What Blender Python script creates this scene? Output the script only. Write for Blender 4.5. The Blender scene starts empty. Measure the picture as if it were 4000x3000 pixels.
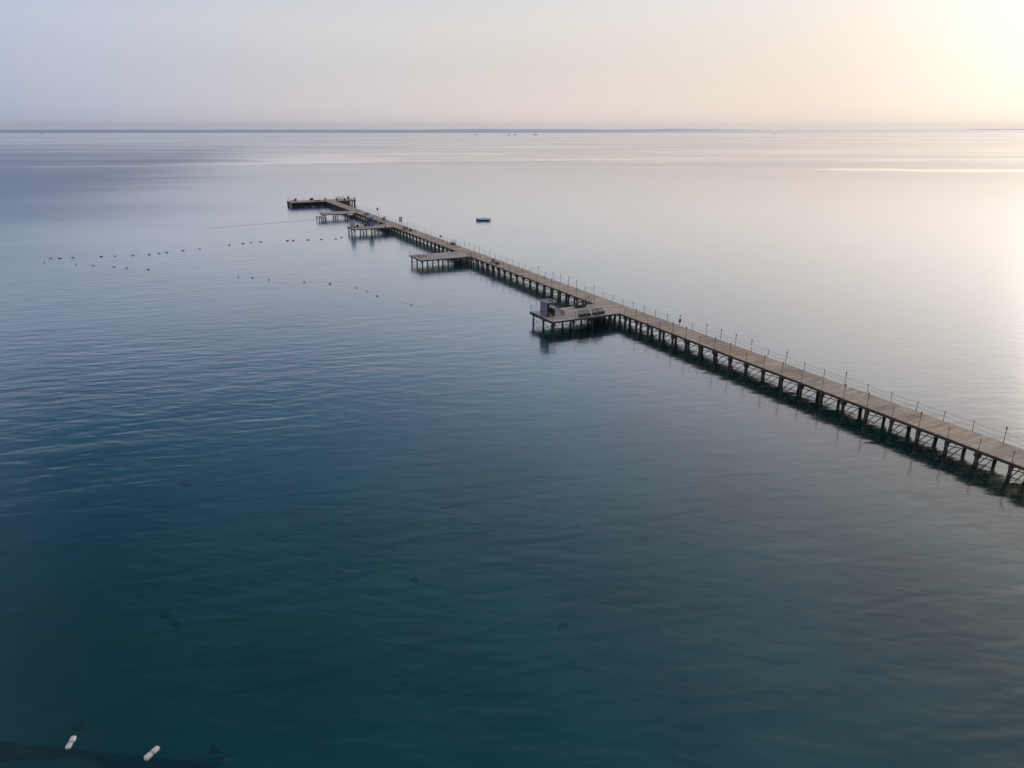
import bpy, math, random
from mathutils import Vector, Matrix
R = math.radians
rnd = random.Random(7)
S = bpy.context.scene
C = S.collection

# ---------------------------------------------------------------- camera
FPX = 710.0                       # focal length in pixels of a 1024 wide frame
PITCH = 19.7177
CAMZ = 27.7
cd = bpy.data.cameras.new('camera'); cam = bpy.data.objects.new('camera', cd); C.objects.link(cam)
cd.sensor_width = 36; cd.lens = 36 * FPX / 1024
cd.clip_start = 0.5; cd.clip_end = 400000
cam.location = (0, 0, CAMZ); cam.rotation_euler = (R(90 - PITCH), 0, 0)
S.camera = cam
S.render.resolution_x = 1024; S.render.resolution_y = 768

# ---------------------------------------------------------------- sky and sun
SUN_AZ = 43.0                     # degrees right of the view direction (+Y)
SUN_EL = 10.5
sdir = Vector((math.sin(R(SUN_AZ)) * math.cos(R(SUN_EL)), math.cos(R(SUN_AZ)) * math.cos(R(SUN_EL)), math.sin(R(SUN_EL))))
world = bpy.data.worlds.new('World'); S.world = world
world.use_nodes = True
wt = world.node_tree; wn = wt.nodes; wl = wt.links
for n in list(wn): wn.remove(n)

def N(nodes, typ, **kw):
    n = nodes.new(typ)
    for k, v in kw.items():
        if hasattr(n, k): setattr(n, k, v)
        else: n.inputs[k.replace('_', ' ')].default_value = v
    return n

wo = wn.new('ShaderNodeOutputWorld'); bg = wn.new('ShaderNodeBackground')
sky = wn.new('ShaderNodeTexSky'); sky.sky_type = 'NISHITA'; sky.sun_disc = False
sky.sun_elevation = R(SUN_EL); sky.sun_rotation = R(SUN_AZ)
sky.air_density = 1.0; sky.dust_density = 1.5; sky.ozone_density = 1.5; sky.altitude = 0

def wmath(op, a, b=None, clamp=False):
    m = wn.new('ShaderNodeMath'); m.operation = op; m.use_clamp = clamp
    for i, v in enumerate((a, b)):
        if v is None: continue
        if isinstance(v, (int, float)): m.inputs[i].default_value = v
        else: wl.new(v, m.inputs[i])
    return m.outputs[0]
def wmix(f, a, b, mode='MIX'):
    m = wn.new('ShaderNodeMix'); m.data_type = 'RGBA'; m.blend_type = mode
    for s, v in ((m.inputs[0], f), (m.inputs[6], a), (m.inputs[7], b)):
        if isinstance(v, (int, float)): s.default_value = v
        elif isinstance(v, tuple): s.default_value = (*v, 1)
        else: wl.new(v, s)
    return m.outputs[2]
def wramp(f, stops):
    r = wn.new('ShaderNodeValToRGB'); wl.new(f, r.inputs[0])
    e = r.color_ramp.elements
    while len(e) > 1: e.remove(e[-1])
    e[0].position = stops[0][0]; e[0].color = (*stops[0][1], 1)
    for p, c in stops[1:]:
        q = e.new(p); q.color = (*c, 1)
    return r.outputs[0]
def lin(r, g, b):
    f = lambda c: (c / 255 / 12.92) if c / 255 <= 0.04045 else ((c / 255 + 0.055) / 1.055) ** 2.4
    return (f(r), f(g), f(b))
tc = wn.new('ShaderNodeTexCoord'); sep = wn.new('ShaderNodeSeparateXYZ'); wl.new(tc.outputs['Generated'], sep.inputs[0])
el = wmath('MAXIMUM', sep.outputs[2], 0.0)
# horizontal angle to the sun, 1 towards it and -1 away from it
hl = wmath('MAXIMUM', wmath('SQRT', wmath('ADD', wmath('MULTIPLY', sep.outputs[0], sep.outputs[0]), wmath('MULTIPLY', sep.outputs[1], sep.outputs[1]))), 1e-4)
ca = wmath('DIVIDE', wmath('ADD', wmath('MULTIPLY', sep.outputs[0], math.sin(R(SUN_AZ))), wmath('MULTIPLY', sep.outputs[1], math.cos(R(SUN_AZ)))), hl)
ang = wmath('DIVIDE', wmath('ARCCOSINE', wmath('MAXIMUM', wmath('MINIMUM', ca, 1.0), -1.0)), math.pi)   # 0 at the sun, 1 opposite
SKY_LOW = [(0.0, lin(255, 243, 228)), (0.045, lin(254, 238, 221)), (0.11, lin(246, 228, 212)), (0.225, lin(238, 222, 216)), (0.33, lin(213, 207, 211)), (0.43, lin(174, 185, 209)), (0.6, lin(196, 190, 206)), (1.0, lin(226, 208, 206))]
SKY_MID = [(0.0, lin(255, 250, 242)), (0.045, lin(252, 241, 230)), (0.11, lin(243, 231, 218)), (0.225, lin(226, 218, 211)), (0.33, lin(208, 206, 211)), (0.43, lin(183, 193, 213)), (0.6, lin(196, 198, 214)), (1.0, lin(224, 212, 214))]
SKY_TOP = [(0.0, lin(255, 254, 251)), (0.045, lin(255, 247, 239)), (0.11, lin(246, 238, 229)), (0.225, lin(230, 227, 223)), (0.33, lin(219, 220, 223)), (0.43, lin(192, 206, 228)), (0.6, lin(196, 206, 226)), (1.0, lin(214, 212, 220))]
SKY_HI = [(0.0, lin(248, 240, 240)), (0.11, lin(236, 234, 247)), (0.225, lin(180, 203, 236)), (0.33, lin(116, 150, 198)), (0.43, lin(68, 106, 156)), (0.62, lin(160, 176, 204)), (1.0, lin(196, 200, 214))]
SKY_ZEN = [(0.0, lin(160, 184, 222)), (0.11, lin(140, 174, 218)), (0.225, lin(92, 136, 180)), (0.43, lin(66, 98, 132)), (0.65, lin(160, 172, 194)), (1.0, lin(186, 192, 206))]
low, mid, top, hi, zen = [wramp(ang, s) for s in (SKY_LOW, SKY_MID, SKY_TOP, SKY_HI, SKY_ZEN)]  # stops behind the camera brightened to add ambient light on the deck
def mr(v, a, b):
    m = wn.new('ShaderNodeMapRange'); m.interpolation_type = 'LINEAR'; wl.new(v, m.inputs[0])
    m.inputs[1].default_value = a; m.inputs[2].default_value = b; return m.outputs[0]
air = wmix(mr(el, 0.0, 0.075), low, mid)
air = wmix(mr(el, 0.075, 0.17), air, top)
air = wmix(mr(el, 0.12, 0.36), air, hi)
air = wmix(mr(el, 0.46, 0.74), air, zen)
air = wmix(mr(el, 0.84, 1.0), air, lin(176, 180, 192))  # overhead patch of sky made brighter, added to light the deck from above
# bright veil round the sun itself
dn = wn.new('ShaderNodeVectorMath'); dn.operation = 'DOT_PRODUCT'; wl.new(tc.outputs['Generated'], dn.inputs[0]); dn.inputs[1].default_value = sdir
dd = wmath('MAXIMUM', dn.outputs['Value'], 0.0)
g1 = wmath('MULTIPLY', wmath('POWER', dd, 28.0), 0.30)
g2 = wmath('MULTIPLY', wmath('POWER', dd, 300.0), 1.6)
glow = wmath('ADD', g1, g2)
gcol = wmix(1.0, (1.0, 0.96, 0.92), glow, 'MULTIPLY')
air = wmix(1.0, air, gcol, 'ADD')
SKY_STR = 0.10
nish = wmix(1.0, sky.outputs[0], (SKY_STR, SKY_STR, SKY_STR), 'MULTIPLY')
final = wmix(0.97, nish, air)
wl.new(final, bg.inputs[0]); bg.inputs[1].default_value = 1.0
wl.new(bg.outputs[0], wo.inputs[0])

sl = bpy.data.lights.new('sun', 'SUN'); sun = bpy.data.objects.new('sun', sl); C.objects.link(sun)
sl.energy = 1.3; sl.angle = R(8); sl.color = (1.0, 0.80, 0.58)
sun.rotation_euler = sdir.to_track_quat('Z', 'Y').to_euler(); sun.location = (60, 60, 60)

S.view_settings.view_transform = 'Standard'; S.view_settings.look = 'None'
S.view_settings.exposure = 0.0; S.view_settings.gamma = 1.0
S.render.engine = 'CYCLES'
S.cycles.max_bounces = 8; S.cycles.transparent_max_bounces = 12
S.cycles.caustics_reflective = False; S.cycles.caustics_refractive = False

# ---------------------------------------------------------------- frames and helpers
ROT = math.atan2(0.4445, 0.8958)          # the pier frame: x across (w), y outwards (s)
NX, NY = 0.8958, 0.4445
def PW(w, s, z=0.0): return Vector((w * NX - s * NY, w * NY + s * NX, z))
_c, _s = math.cos(R(PITCH)), math.sin(R(PITCH))
def wp(px, py, z=0.0):                    # point of the water (or deck) plane seen at a photo pixel
    f = FPX / 1024 * 4000; u = (px - 2000) / f; v = (1500 - py) / f
    t = (CAMZ - z) / -(v * _c - _s)
    return Vector((u * t, (_c + v * _s) * t, z))
DECK = 1.7

class MB:
    def __init__(s): s.v = []; s.f = []; s.m = []; s.smooth = []
    def add(s, vs, fs, mi=0, sm=False):
        b = len(s.v); s.v += [tuple(v) for v in vs]
        for f in fs: s.f.append([b + i for i in f]); s.m.append(mi); s.smooth.append(sm)
    def box(s, x0, x1, y0, y1, z0, z1, mi=0, M=None):
        vs = [Vector(p) for p in ((x0,y0,z0),(x1,y0,z0),(x1,y1,z0),(x0,y1,z0),(x0,y0,z1),(x1,y0,z1),(x1,y1,z1),(x0,y1,z1))]
        if M is not None: vs = [M @ v for v in vs]
        s.add(vs, [(0,3,2,1),(4,5,6,7),(0,1,5,4),(1,2,6,5),(2,3,7,6),(3,0,4,7)], mi)
        return s
    def bbox(s, x0, x1, y0, y1, z0, z1, b=0.02, mi=0, M=None):   # bevelled box
        vs = []; fs = []
        xs = (x0, x0+b, x1-b, x1); ys = (y0, y0+b, y1-b, y1); zs = (z0, z0+b, z1-b, z1)
        rings = [(z0, b), (z0+b, 0), (z1-b, 0), (z1, b)]
        for z, i in rings:
            a0, a1, c0, c1 = x0+i, x1-i, y0+i, y1-i
            vs += [(a0+b,c0,z),(a1-b,c0,z),(a1,c0+b,z),(a1,c1-b,z),(a1-b,c1,z),(a0+b,c1,z),(a0,c1-b,z),(a0,c0+b,z)]
        for r in range(3):
            for k in range(8):
                fs.append((r*8+k, r*8+(k+1)%8, r*8+8+(k+1)%8, r*8+8+k))
        fs.append(tuple(range(7, -1, -1))); fs.append(tuple(range(24, 32)))
        vs = [Vector(v) for v in vs]
        if M is not None: vs = [M @ v for v in vs]
        s.add(vs, fs, mi); return s
    def tube(s, pts, r, n=6, mi=0, cap=True, sm=True):
        pts = [Vector(p) for p in pts]; rs = r if isinstance(r, (list, tuple)) else [r] * len(pts)
        vs = []; fs = []
        for i, p in enumerate(pts):
            a = pts[max(i-1, 0)]; b = pts[min(i+1, len(pts)-1)]; t = (b - a).normalized()
            up = Vector((0, 0, 1)) if abs(t.z) < 0.9 else Vector((1, 0, 0))
            e1 = t.cross(up).normalized(); e2 = t.cross(e1).normalized()
            for k in range(n):
                q = 2 * math.pi * k / n
                vs.append(p + e1 * (math.cos(q) * rs[i]) + e2 * (math.sin(q) * rs[i]))
        for i in range(len(pts) - 1):
            for k in range(n):
                fs.append((i*n+k, i*n+n+k, i*n+n+(k+1)%n, i*n+(k+1)%n))
        s.add(vs, fs, mi, sm)
        if cap:
            L = len(pts) - 1
            s.add(vs[:n], [tuple(range(n))], mi); s.add(vs[L*n:], [tuple(range(n-1, -1, -1))], mi)
        return s
    def lathe(s, prof, n=14, mi=0, c=(0,0,0), M=None):
        vs = []; fs = []
        for r, z in prof:
            for k in range(n):
                q = 2*math.pi*k/n; vs.append(Vector((c[0]+r*math.cos(q), c[1]+r*math.sin(q), c[2]+z)))
        for i in range(len(prof)-1):
            for k in range(n): fs.append((i*n+k, i*n+(k+1)%n, i*n+n+(k+1)%n, i*n+n+k))
        fs.append(tuple(range(n-1, -1, -1))); fs.append(tuple(range((len(prof)-1)*n, len(prof)*n)))
        if M is not None: vs = [M @ v for v in vs]
        s.add(vs, fs, mi, True); return s
    def loft(s, rings, mi=0, closed=True, sm=True, caps=True):
        n = len(rings[0]); vs = [p for r in rings for p in r]; fs = []
        for i in range(len(rings)-1):
            for k in range(n if closed else n-1):
                fs.append((i*n+k, i*n+(k+1)%n, i*n+n+(k+1)%n, i*n+n+k))
        s.add(vs, fs, mi, sm)
        if caps:
            s.add(rings[0], [tuple(range(n-1, -1, -1))], mi); s.add(rings[-1], [tuple(range(n))], mi)
        return s
    def build(s, name, mats, parent=None, loc=None, rotz=None):
        me = bpy.data.meshes.new(name); me.from_pydata(s.v, [], s.f)
        if not isinstance(mats, (list, tuple)): mats = [mats]
        for m in mats: me.materials.append(m)
        me.polygons.foreach_set('material_index', s.m); me.polygons.foreach_set('use_smooth', s.smooth)
        me.update()
        o = bpy.data.objects.new(name, me); C.objects.link(o)
        if parent is not None: o.parent = parent
        if loc is not None: o.location = loc
        if rotz is not None: o.rotation_euler = (0, 0, rotz)
        return o

def tag(o, label=None, cat=None, group=None, kind=None):
    if label: o['label'] = label
    if cat: o['category'] = cat
    if group: o['group'] = group
    if kind: o['kind'] = kind
    return o
def thing(name, label, cat, loc, rotz=0.0, group=None):
    o = bpy.data.objects.new(name, None); C.objects.link(o); o.empty_display_size = 0.3
    o.location = loc; o.rotation_euler = (0, 0, rotz)
    return tag(o, label, cat, group)
def pthing(name, label, cat, w, s, z=DECK, rot=0.0, group=None):
    return thing(name, label, cat, PW(w, s, z), ROT + rot, group)
def copy_tree(o, parent=None):
    c = o.copy(); C.objects.link(c)
    if parent is not None: c.parent = parent
    for ch in list(o.children): copy_tree(ch, c)
    return c

# ---------------------------------------------------------------- materials
def mat(name):
    m = bpy.data.materials.new(name); m.use_nodes = True
    nt = m.node_tree; b = nt.nodes['Principled BSDF']
    return m, nt, b
def ln(nt, a, b): nt.links.new(a, b)
def plain(name, col, rough=0.7, var=0.25, scale=3.0, metal=0.0, bump=0.0, stretch=(1,1,1)):
    m, nt, b = mat(name); nd = nt.nodes
    tcn = nd.new('ShaderNodeTexCoord'); mp = nd.new('ShaderNodeMapping'); mp.inputs['Scale'].default_value = stretch
    ln(nt, tcn.outputs['Object'], mp.inputs[0])
    no = nd.new('ShaderNodeTexNoise'); no.inputs['Scale'].default_value = scale; no.inputs['Detail'].default_value = 6
    no.inputs['Roughness'].default_value = 0.65
    ln(nt, mp.outputs[0], no.inputs['Vector'])
    r = nd.new('ShaderNodeMapRange'); ln(nt, no.outputs[0], r.inputs[0])
    r.inputs[1].default_value = 0.3; r.inputs[2].default_value = 0.7; r.inputs[3].default_value = 1 - var; r.inputs[4].default_value = 1 + var
    mx = nd.new('ShaderNodeMix'); mx.data_type = 'RGBA'; mx.blend_type = 'MULTIPLY'; mx.inputs[0].default_value = 1
    mx.inputs[6].default_value = (*col, 1); ln(nt, r.outputs[0], mx.inputs[7])
    ln(nt, mx.outputs[2], b.inputs['Base Color'])
    b.inputs['Roughness'].default_value = rough; b.inputs['Metallic'].default_value = metal
    if bump:
        bp = nd.new('ShaderNodeBump'); bp.inputs['Strength'].default_value = bump; bp.inputs['Distance'].default_value = 0.02
        ln(nt, no.outputs[0], bp.inputs['Height']); ln(nt, bp.outputs[0], b.inputs['Normal'])
    return m
def deck_mat(name, c1, c2, tint):
    m, nt, b = mat(name); nd = nt.nodes
    g = nd.new('ShaderNodeNewGeometry'); tcn = nd.new('ShaderNodeTexCoord')
    def noise(scale, sx, sy, det=5):
        mp = nd.new('ShaderNodeMapping'); mp.inputs['Scale'].default_value = (sx, sy, 1); ln(nt, tcn.outputs['Object'], mp.inputs[0])
        no = nd.new('ShaderNodeTexNoise'); no.inputs['Scale'].default_value = scale; no.inputs['Detail'].default_value = det
        ln(nt, mp.outputs[0], no.inputs['Vector']); return no.outputs[0]
    mx = nd.new('ShaderNodeMix'); mx.data_type = 'RGBA'; ln(nt, g.outputs['Random Per Island'], mx.inputs[0])
    mx.inputs[6].default_value = (*c1, 1); mx.inputs[7].default_value = (*c2, 1)
    def mult(col, fac, lo, hi, a=0.35, bb=0.68):
        r = nd.new('ShaderNodeMapRange'); ln(nt, fac, r.inputs[0]); r.inputs[1].default_value = a; r.inputs[2].default_value = bb
        r.inputs[3].default_value = lo; r.inputs[4].default_value = hi
        q = nd.new('ShaderNodeMix'); q.data_type = 'RGBA'; q.blend_type = 'MULTIPLY'; q.inputs[0].default_value = 1
        ln(nt, col, q.inputs[6]); ln(nt, r.outputs[0], q.inputs[7]); return q.outputs[2]
    c = mult(mx.outputs[2], noise(1.0, 0.35, 2.6), 0.74, 1.16)       # broad stained bands of boards
    c = mult(c, noise(0.35, 1, 1, 3), 0.80, 1.14)
    c = mult(c, noise(6.0, 0.6, 9), 0.82, 1.12)                      # grain
    # wheel and foot wear: a paler warm tint in irregular patches
    w2 = noise(0.12, 1.0, 1.0, 3)
    r = nd.new('ShaderNodeMapRange'); ln(nt, w2, r.inputs[0]); r.inputs[1].default_value = 0.45; r.inputs[2].default_value = 0.6
    q = nd.new('ShaderNodeMix'); q.data_type = 'RGBA'; q.blend_type = 'MULTIPLY'; ln(nt, r.outputs[0], q.inputs[0])
    ln(nt, c, q.inputs[6]); q.inputs[7].default_value = (*tint, 1)
    ln(nt, q.outputs[2], b.inputs['Base Color']); b.inputs['Roughness'].default_value = 0.82
    b.inputs['Specular IOR Level'].default_value = 0.25
    return m
M_deck = deck_mat('weathered_planks', (0.51, 0.385, 0.28), (0.61, 0.47, 0.345), (1.05, 0.97, 0.88))
M_deck2 = deck_mat('grey_planks', (0.52, 0.415, 0.34), (0.62, 0.505, 0.42), (0.98, 0.97, 0.98))
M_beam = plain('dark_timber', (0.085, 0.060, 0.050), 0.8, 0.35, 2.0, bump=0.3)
M_pile = plain('wet_timber_pile', (0.088, 0.068, 0.057), 0.65, 0.45, 3.0, bump=0.5, stretch=(1, 1, 0.4))
def stain_piles(m):
    nt = m.node_tree; nd = nt.nodes; b = nd['Principled BSDF']; src = b.inputs['Base Color'].links[0].from_socket
    g = nd.new('ShaderNodeNewGeometry'); sp = nd.new('ShaderNodeSeparateXYZ'); ln(nt, g.outputs['Position'], sp.inputs[0])
    no = nd.new('ShaderNodeTexNoise'); no.inputs['Scale'].default_value = 2.2; ln(nt, g.outputs['Position'], no.inputs['Vector'])
    ad = nd.new('ShaderNodeMath'); ad.operation = 'MULTIPLY_ADD'; ln(nt, no.outputs[0], ad.inputs[0]); ad.inputs[1].default_value = -0.7; ln(nt, sp.outputs[2], ad.inputs[2])
    r = nd.new('ShaderNodeMapRange'); ln(nt, ad.outputs[0], r.inputs[0]); r.inputs[1].default_value = -0.05; r.inputs[2].default_value = 0.22; r.inputs[3].default_value = 1; r.inputs[4].default_value = 0
    mx = nd.new('ShaderNodeMix'); mx.data_type = 'RGBA'; ln(nt, r.outputs[0], mx.inputs[0]); ln(nt, src, mx.inputs[6]); mx.inputs[7].default_value = (0.022, 0.026, 0.016, 1)
    ln(nt, mx.outputs[2], b.inputs['Base Color'])
stain_piles(M_pile)
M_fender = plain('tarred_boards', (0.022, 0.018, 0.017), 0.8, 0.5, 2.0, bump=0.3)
M_brace = plain('rusty_steel', (0.11, 0.08, 0.068), 0.7, 0.35, 5.0)
M_post = plain('grey_post_paint', (0.10, 0.085, 0.078), 0.55, 0.25, 5.0)
M_white = plain('pale_band_paint', (0.42, 0.37, 0.33), 0.5, 0.15, 5.0)
M_rope = plain('weathered_rope', (0.27, 0.24, 0.21), 0.9, 0.25, 8.0)
M_seat = plain('bench_wood', (0.055, 0.043, 0.038), 0.7, 0.35, 3.0)
M_slat = plain('bench_slats', (0.085, 0.06, 0.05), 0.7, 0.3, 4.0)
M_cream = plain('bleached_wood', (0.42, 0.33, 0.25), 0.7, 0.2, 4.0)
M_panel = plain('grey_cladding', (0.26, 0.26, 0.30), 0.55, 0.12, 1.5)
M_panel2 = plain('pale_curtain', (0.42, 0.42, 0.47), 0.8, 0.12, 1.5)
M_black = plain('black_plastic', (0.018, 0.017, 0.019), 0.5, 0.3, 4.0)
M_blue = plain('blue_paint', (0.035, 0.085, 0.22), 0.45, 0.2, 2.0)
M_lblue = plain('light_blue_paint', (0.13, 0.22, 0.42), 0.45, 0.15, 2.0)
M_brown = plain('brown_panel', (0.10, 0.06, 0.045), 0.6, 0.2, 2.0)
M_plum = plain('plum_cover', (0.10, 0.045, 0.06), 0.85, 0.2, 4.0)
M_red = plain('faded_red', (0.26, 0.06, 0.045), 0.6, 0.2, 4.0)
M_purple = plain('violet_cloth', (0.10, 0.07, 0.17), 0.85, 0.2, 4.0)
M_foam = plain('sunlit_white_foam', (0.72, 0.67, 0.60), 0.6, 0.22, 5.0, bump=0.3)
M_floatd = plain('dark_rubber', (0.035, 0.035, 0.042), 0.6, 0.3, 4.0)
M_floatg = plain('grey_float', (0.34, 0.35, 0.38), 0.6, 0.2, 4.0)
M_orange = plain('orange_plastic', (0.62, 0.22, 0.09), 0.5, 0.15, 4.0)
M_net = plain('dark_net', (0.008, 0.011, 0.011), 0.95, 0.3, 4.0)
M_hullw = plain('white_gelcoat', (0.66, 0.68, 0.74), 0.3, 0.05, 1.0)
M_hulld = plain('navy_hull', (0.012, 0.03, 0.07), 0.3, 0.15, 1.0)
M_glass = plain('dark_screen', (0.02, 0.025, 0.03), 0.12, 0.05, 1.0)
M_hill = plain('bare_hill_rock', (0.58, 0.50, 0.45), 0.95, 0.25, 0.001)
M_coral = plain('dark_coral', (0.012, 0.046, 0.038), 0.95, 0.4, 3.0)

# ---------------------------------------------------------------- water and seabed
def water_mat():
    m = bpy.data.materials.new('sea_water'); m.use_nodes = True; nt = m.node_tree; nd = nt.nodes
    for n in list(nd): nd.remove(n)
    out = nd.new('ShaderNodeOutputMaterial'); geo = nd.new('ShaderNodeNewGeometry')
    def math_(op, a, b=None, c=None, clamp=False):
        q = nd.new('ShaderNodeMath'); q.operation = op; q.use_clamp = clamp
        for i, v in enumerate((a, b, c)):
            if v is None: continue
            if isinstance(v, (int, float)): q.inputs[i].default_value = v
            else: ln(nt, v, q.inputs[i])
        return q.outputs[0]
    def noise(sx, sy, rot, scale=1.0, det=2, rough=0.5, off=(0,0,0), dist=0.0):
        mp = nd.new('ShaderNodeMapping'); mp.inputs['Rotation'].default_value = (0, 0, R(rot)); mp.inputs['Location'].default_value = off
        mp.vector_type = 'TEXTURE'
        mp.inputs['Scale'].default_value = (sx, sy, 1)
        ln(nt, geo.outputs['Position'], mp.inputs[0])
        no = nd.new('ShaderNodeTexNoise'); no.noise_dimensions = '2D'; no.inputs['Scale'].default_value = scale
        no.inputs['Detail'].default_value = det; no.inputs['Roughness'].default_value = rough; no.inputs['Distortion'].default_value = dist
        ln(nt, mp.outputs[0], no.inputs['Vector']); return no.outputs[0]
    def rng(v, a, b, c=0.0, d=1.0, smooth=True):
        r = nd.new('ShaderNodeMapRange'); ln(nt, v, r.inputs[0])
        if smooth: r.interpolation_type = 'SMOOTHSTEP'
        for i, x in zip((1,2,3,4), (a,b,c,d)): r.inputs[i].default_value = x
        return r.outputs[0]
    sepn = nd.new('ShaderNodeSeparateXYZ'); ln(nt, geo.outputs['Position'], sepn.inputs[0])
    Y = sepn.outputs[1]
    # wave layers (wavelengths in metres, long crests)
    a = noise(6.0, 1.7, 14, det=1, dist=0.4)
    b = noise(3.6, 1.15, -10, det=1, off=(31, 7, 0), dist=0.4)
    c = noise(1.3, 0.5, 6, det=3, off=(3, 17, 0))
    d = noise(26, 9, 20, det=1, off=(13, 57, 0))
    gust = rng(noise(90, 34, 18, det=2, off=(7, 3, 0)), 0.3, 0.7, 0.55, 1.35)
    h = math_('ADD', math_('ADD', math_('MULTIPLY', a, 0.36), math_('MULTIPLY', b, 0.17)), math_('ADD', math_('MULTIPLY', c, 0.07), math_('MULTIPLY', d, 0.35)))
    # calm slicks: long smooth streaks out at sea
    sl_far = noise(520, 62, 3, det=3, rough=0.55, off=(0, 0, 0), dist=0.9)
    slick = math_('MULTIPLY', rng(sl_far, 0.55, 0.62), 0.7)
    onset = rng(Y, 420, 800)
    slick = math_('MULTIPLY', slick, onset)
    wx = noise(60, 14, 0, det=3, off=(11, 5, 0)); wy = noise(160, 30, 0, det=3, off=(71, 25, 0))
    def patch(px, py, rx, ry, rot):
        c_ = wp(px, py); cr_, sr_ = math.cos(R(rot)), math.sin(R(rot))
        dx = math_('SUBTRACT', sepn.outputs[0], c_.x); dy = math_('SUBTRACT', Y, c_.y)
        u = math_('DIVIDE', math_('ADD', math_('MULTIPLY', dx, cr_), math_('MULTIPLY', dy, sr_)), rx)
        v = math_('DIVIDE', math_('SUBTRACT', math_('MULTIPLY', dy, cr_), math_('MULTIPLY', dx, sr_)), ry)
        v = math_('ADD', v, math_('MULTIPLY', math_('SUBTRACT', wy, 0.5), 2.6)); u = math_('ADD', u, math_('MULTIPLY', math_('SUBTRACT', wx, 0.5), 0.8))
        r2 = math_('SQRT', math_('ADD', math_('MULTIPLY', u, u), math_('MULTIPLY', v, v)))
        return rng(r2, 0.75, 1.1, 1.0, 0.0)
    for q in SLICKS: slick = math_('MAXIMUM', slick, patch(*q))
    soft = rng(noise(900, 160, -4, det=2, off=(90, 50, 0), dist=0.4), 0.35, 0.65)     # broad calmer lanes
    soft = math_('MULTIPLY', soft, rng(Y, 250, 700))
    # wind on the open sea far out
    windy = rng(math_('ADD', Y, math_('MULTIPLY', noise(9000, 3500, 0, det=1, off=(4000, 900, 0)), 3000)), 7600, 8800)
    windy = math_('MULTIPLY', windy, rng(math_('SUBTRACT', sepn.outputs[0], math_('MULTIPLY', Y, 0.28)), 1800, -3000, 0.35, 1.0))
    calm = math_('SUBTRACT', 1.0, math_('MULTIPLY', slick, 0.9), clamp=True)
    calm = math_('MULTIPLY', calm, math_('SUBTRACT', 1.0, math_('MULTIPLY', soft, 0.35)))
    bp = nd.new('ShaderNodeBump'); bp.inputs['Distance'].default_value = 1.0
    ln(nt, h, bp.inputs['Height'])
    ln(nt, math_('MULTIPLY', math_('MULTIPLY', calm, gust), rng(Y, 45, 120, WAVE, WAVE * 0.50)), bp.inputs['Strength'])
    rough = math_('ADD', math_('MULTIPLY', calm, 0.055), rng(Y, 55, 160, 0.065, 0.11))
    rough = math_('ADD', rough, math_('MULTIPLY', windy, 0.30))
    gl = nd.new('ShaderNodeBsdfGlossy'); gl.distribution = 'GGX'; gl.inputs['Color'].default_value = (1.0, 0.985, 0.97, 1)
    ln(nt, rough, gl.inputs['Roughness']); ln(nt, bp.outputs[0], gl.inputs['Normal'])
    fr = nd.new('ShaderNodeFresnel'); fr.inputs['IOR'].default_value = WIOR
    bp2 = nd.new('ShaderNodeBump'); bp2.inputs['Distance'].default_value = 0.5; ln(nt, h, bp2.inputs['Height'])
    ln(nt, bp.inputs['Strength'].links[0].from_socket, bp2.inputs['Strength']); ln(nt, bp2.outputs[0], fr.inputs['Normal'])
    # effective reflectance: calm lanes mirror more, the ruffled open sea mirrors less
    F = fr.outputs[0]
    boost = math_('MULTIPLY', math_('MULTIPLY', math_('MULTIPLY', F, math_('SUBTRACT', 1.0, F)), 1.2), rng(F, 0.03, 0.24))
    F = math_('ADD', F, boost)
    far_ = rng(Y, 130, 600)
    F = math_('MULTIPLY', F, math_('SUBTRACT', 1.0, math_('MULTIPLY', far_, math_('SUBTRACT', 0.20, math_('ADD', math_('MULTIPLY', slick, 0.20), math_('MULTIPLY', soft, 0.09))))))
    lane = rng(math_('ADD', math_('ADD', sepn.outputs[0], math_('MULTIPLY', Y, 0.30)), math_('MULTIPLY', noise(220, 40, 10, det=2, off=(40, 9, 0)), 60)), 22, -100)
    lane = math_('MULTIPLY', lane, rng(math_('ADD', Y, math_('MULTIPLY', noise(900, 60, 5, det=2, off=(40, 9, 0)), 700)), 2200, 700))
    F = math_('MULTIPLY', F, math_('SUBTRACT', 1.0, math_('MULTIPLY', lane, 0.50)))
    F = math_('MULTIPLY', F, math_('SUBTRACT', 1.0, math_('MULTIPLY', windy, 0.32)), clamp=True)
    # body of the water
    dif = nd.new('ShaderNodeBsdfDiffuse')
    body = nd.new('ShaderNodeMix'); body.data_type = 'RGBA'
    ln(nt, rng(noise(60, 22, 12, det=3, off=(5, 9, 0)), 0.3, 0.7), body.inputs[0])
    body.inputs[6].default_value = (*BODY_A, 1); body.inputs[7].default_value = (*BODY_B, 1)
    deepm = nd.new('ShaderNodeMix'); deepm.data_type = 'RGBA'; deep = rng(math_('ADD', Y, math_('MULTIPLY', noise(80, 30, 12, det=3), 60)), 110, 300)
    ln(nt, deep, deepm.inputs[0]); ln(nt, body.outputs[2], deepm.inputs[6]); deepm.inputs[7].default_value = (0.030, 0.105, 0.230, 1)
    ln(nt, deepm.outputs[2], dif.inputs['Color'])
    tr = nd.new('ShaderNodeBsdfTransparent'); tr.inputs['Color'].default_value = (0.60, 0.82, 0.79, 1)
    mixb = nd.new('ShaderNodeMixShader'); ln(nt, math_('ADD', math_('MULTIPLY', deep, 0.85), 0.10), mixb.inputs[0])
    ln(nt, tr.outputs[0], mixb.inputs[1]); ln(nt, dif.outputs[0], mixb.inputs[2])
    mx = nd.new('ShaderNodeMixShader'); ln(nt, F, mx.inputs[0]); ln(nt, mixb.outputs[0], mx.inputs[1]); ln(nt, gl.outputs[0], mx.inputs[2])
    ln(nt, mx.outputs[0], out.inputs[0])
    return m
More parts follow.
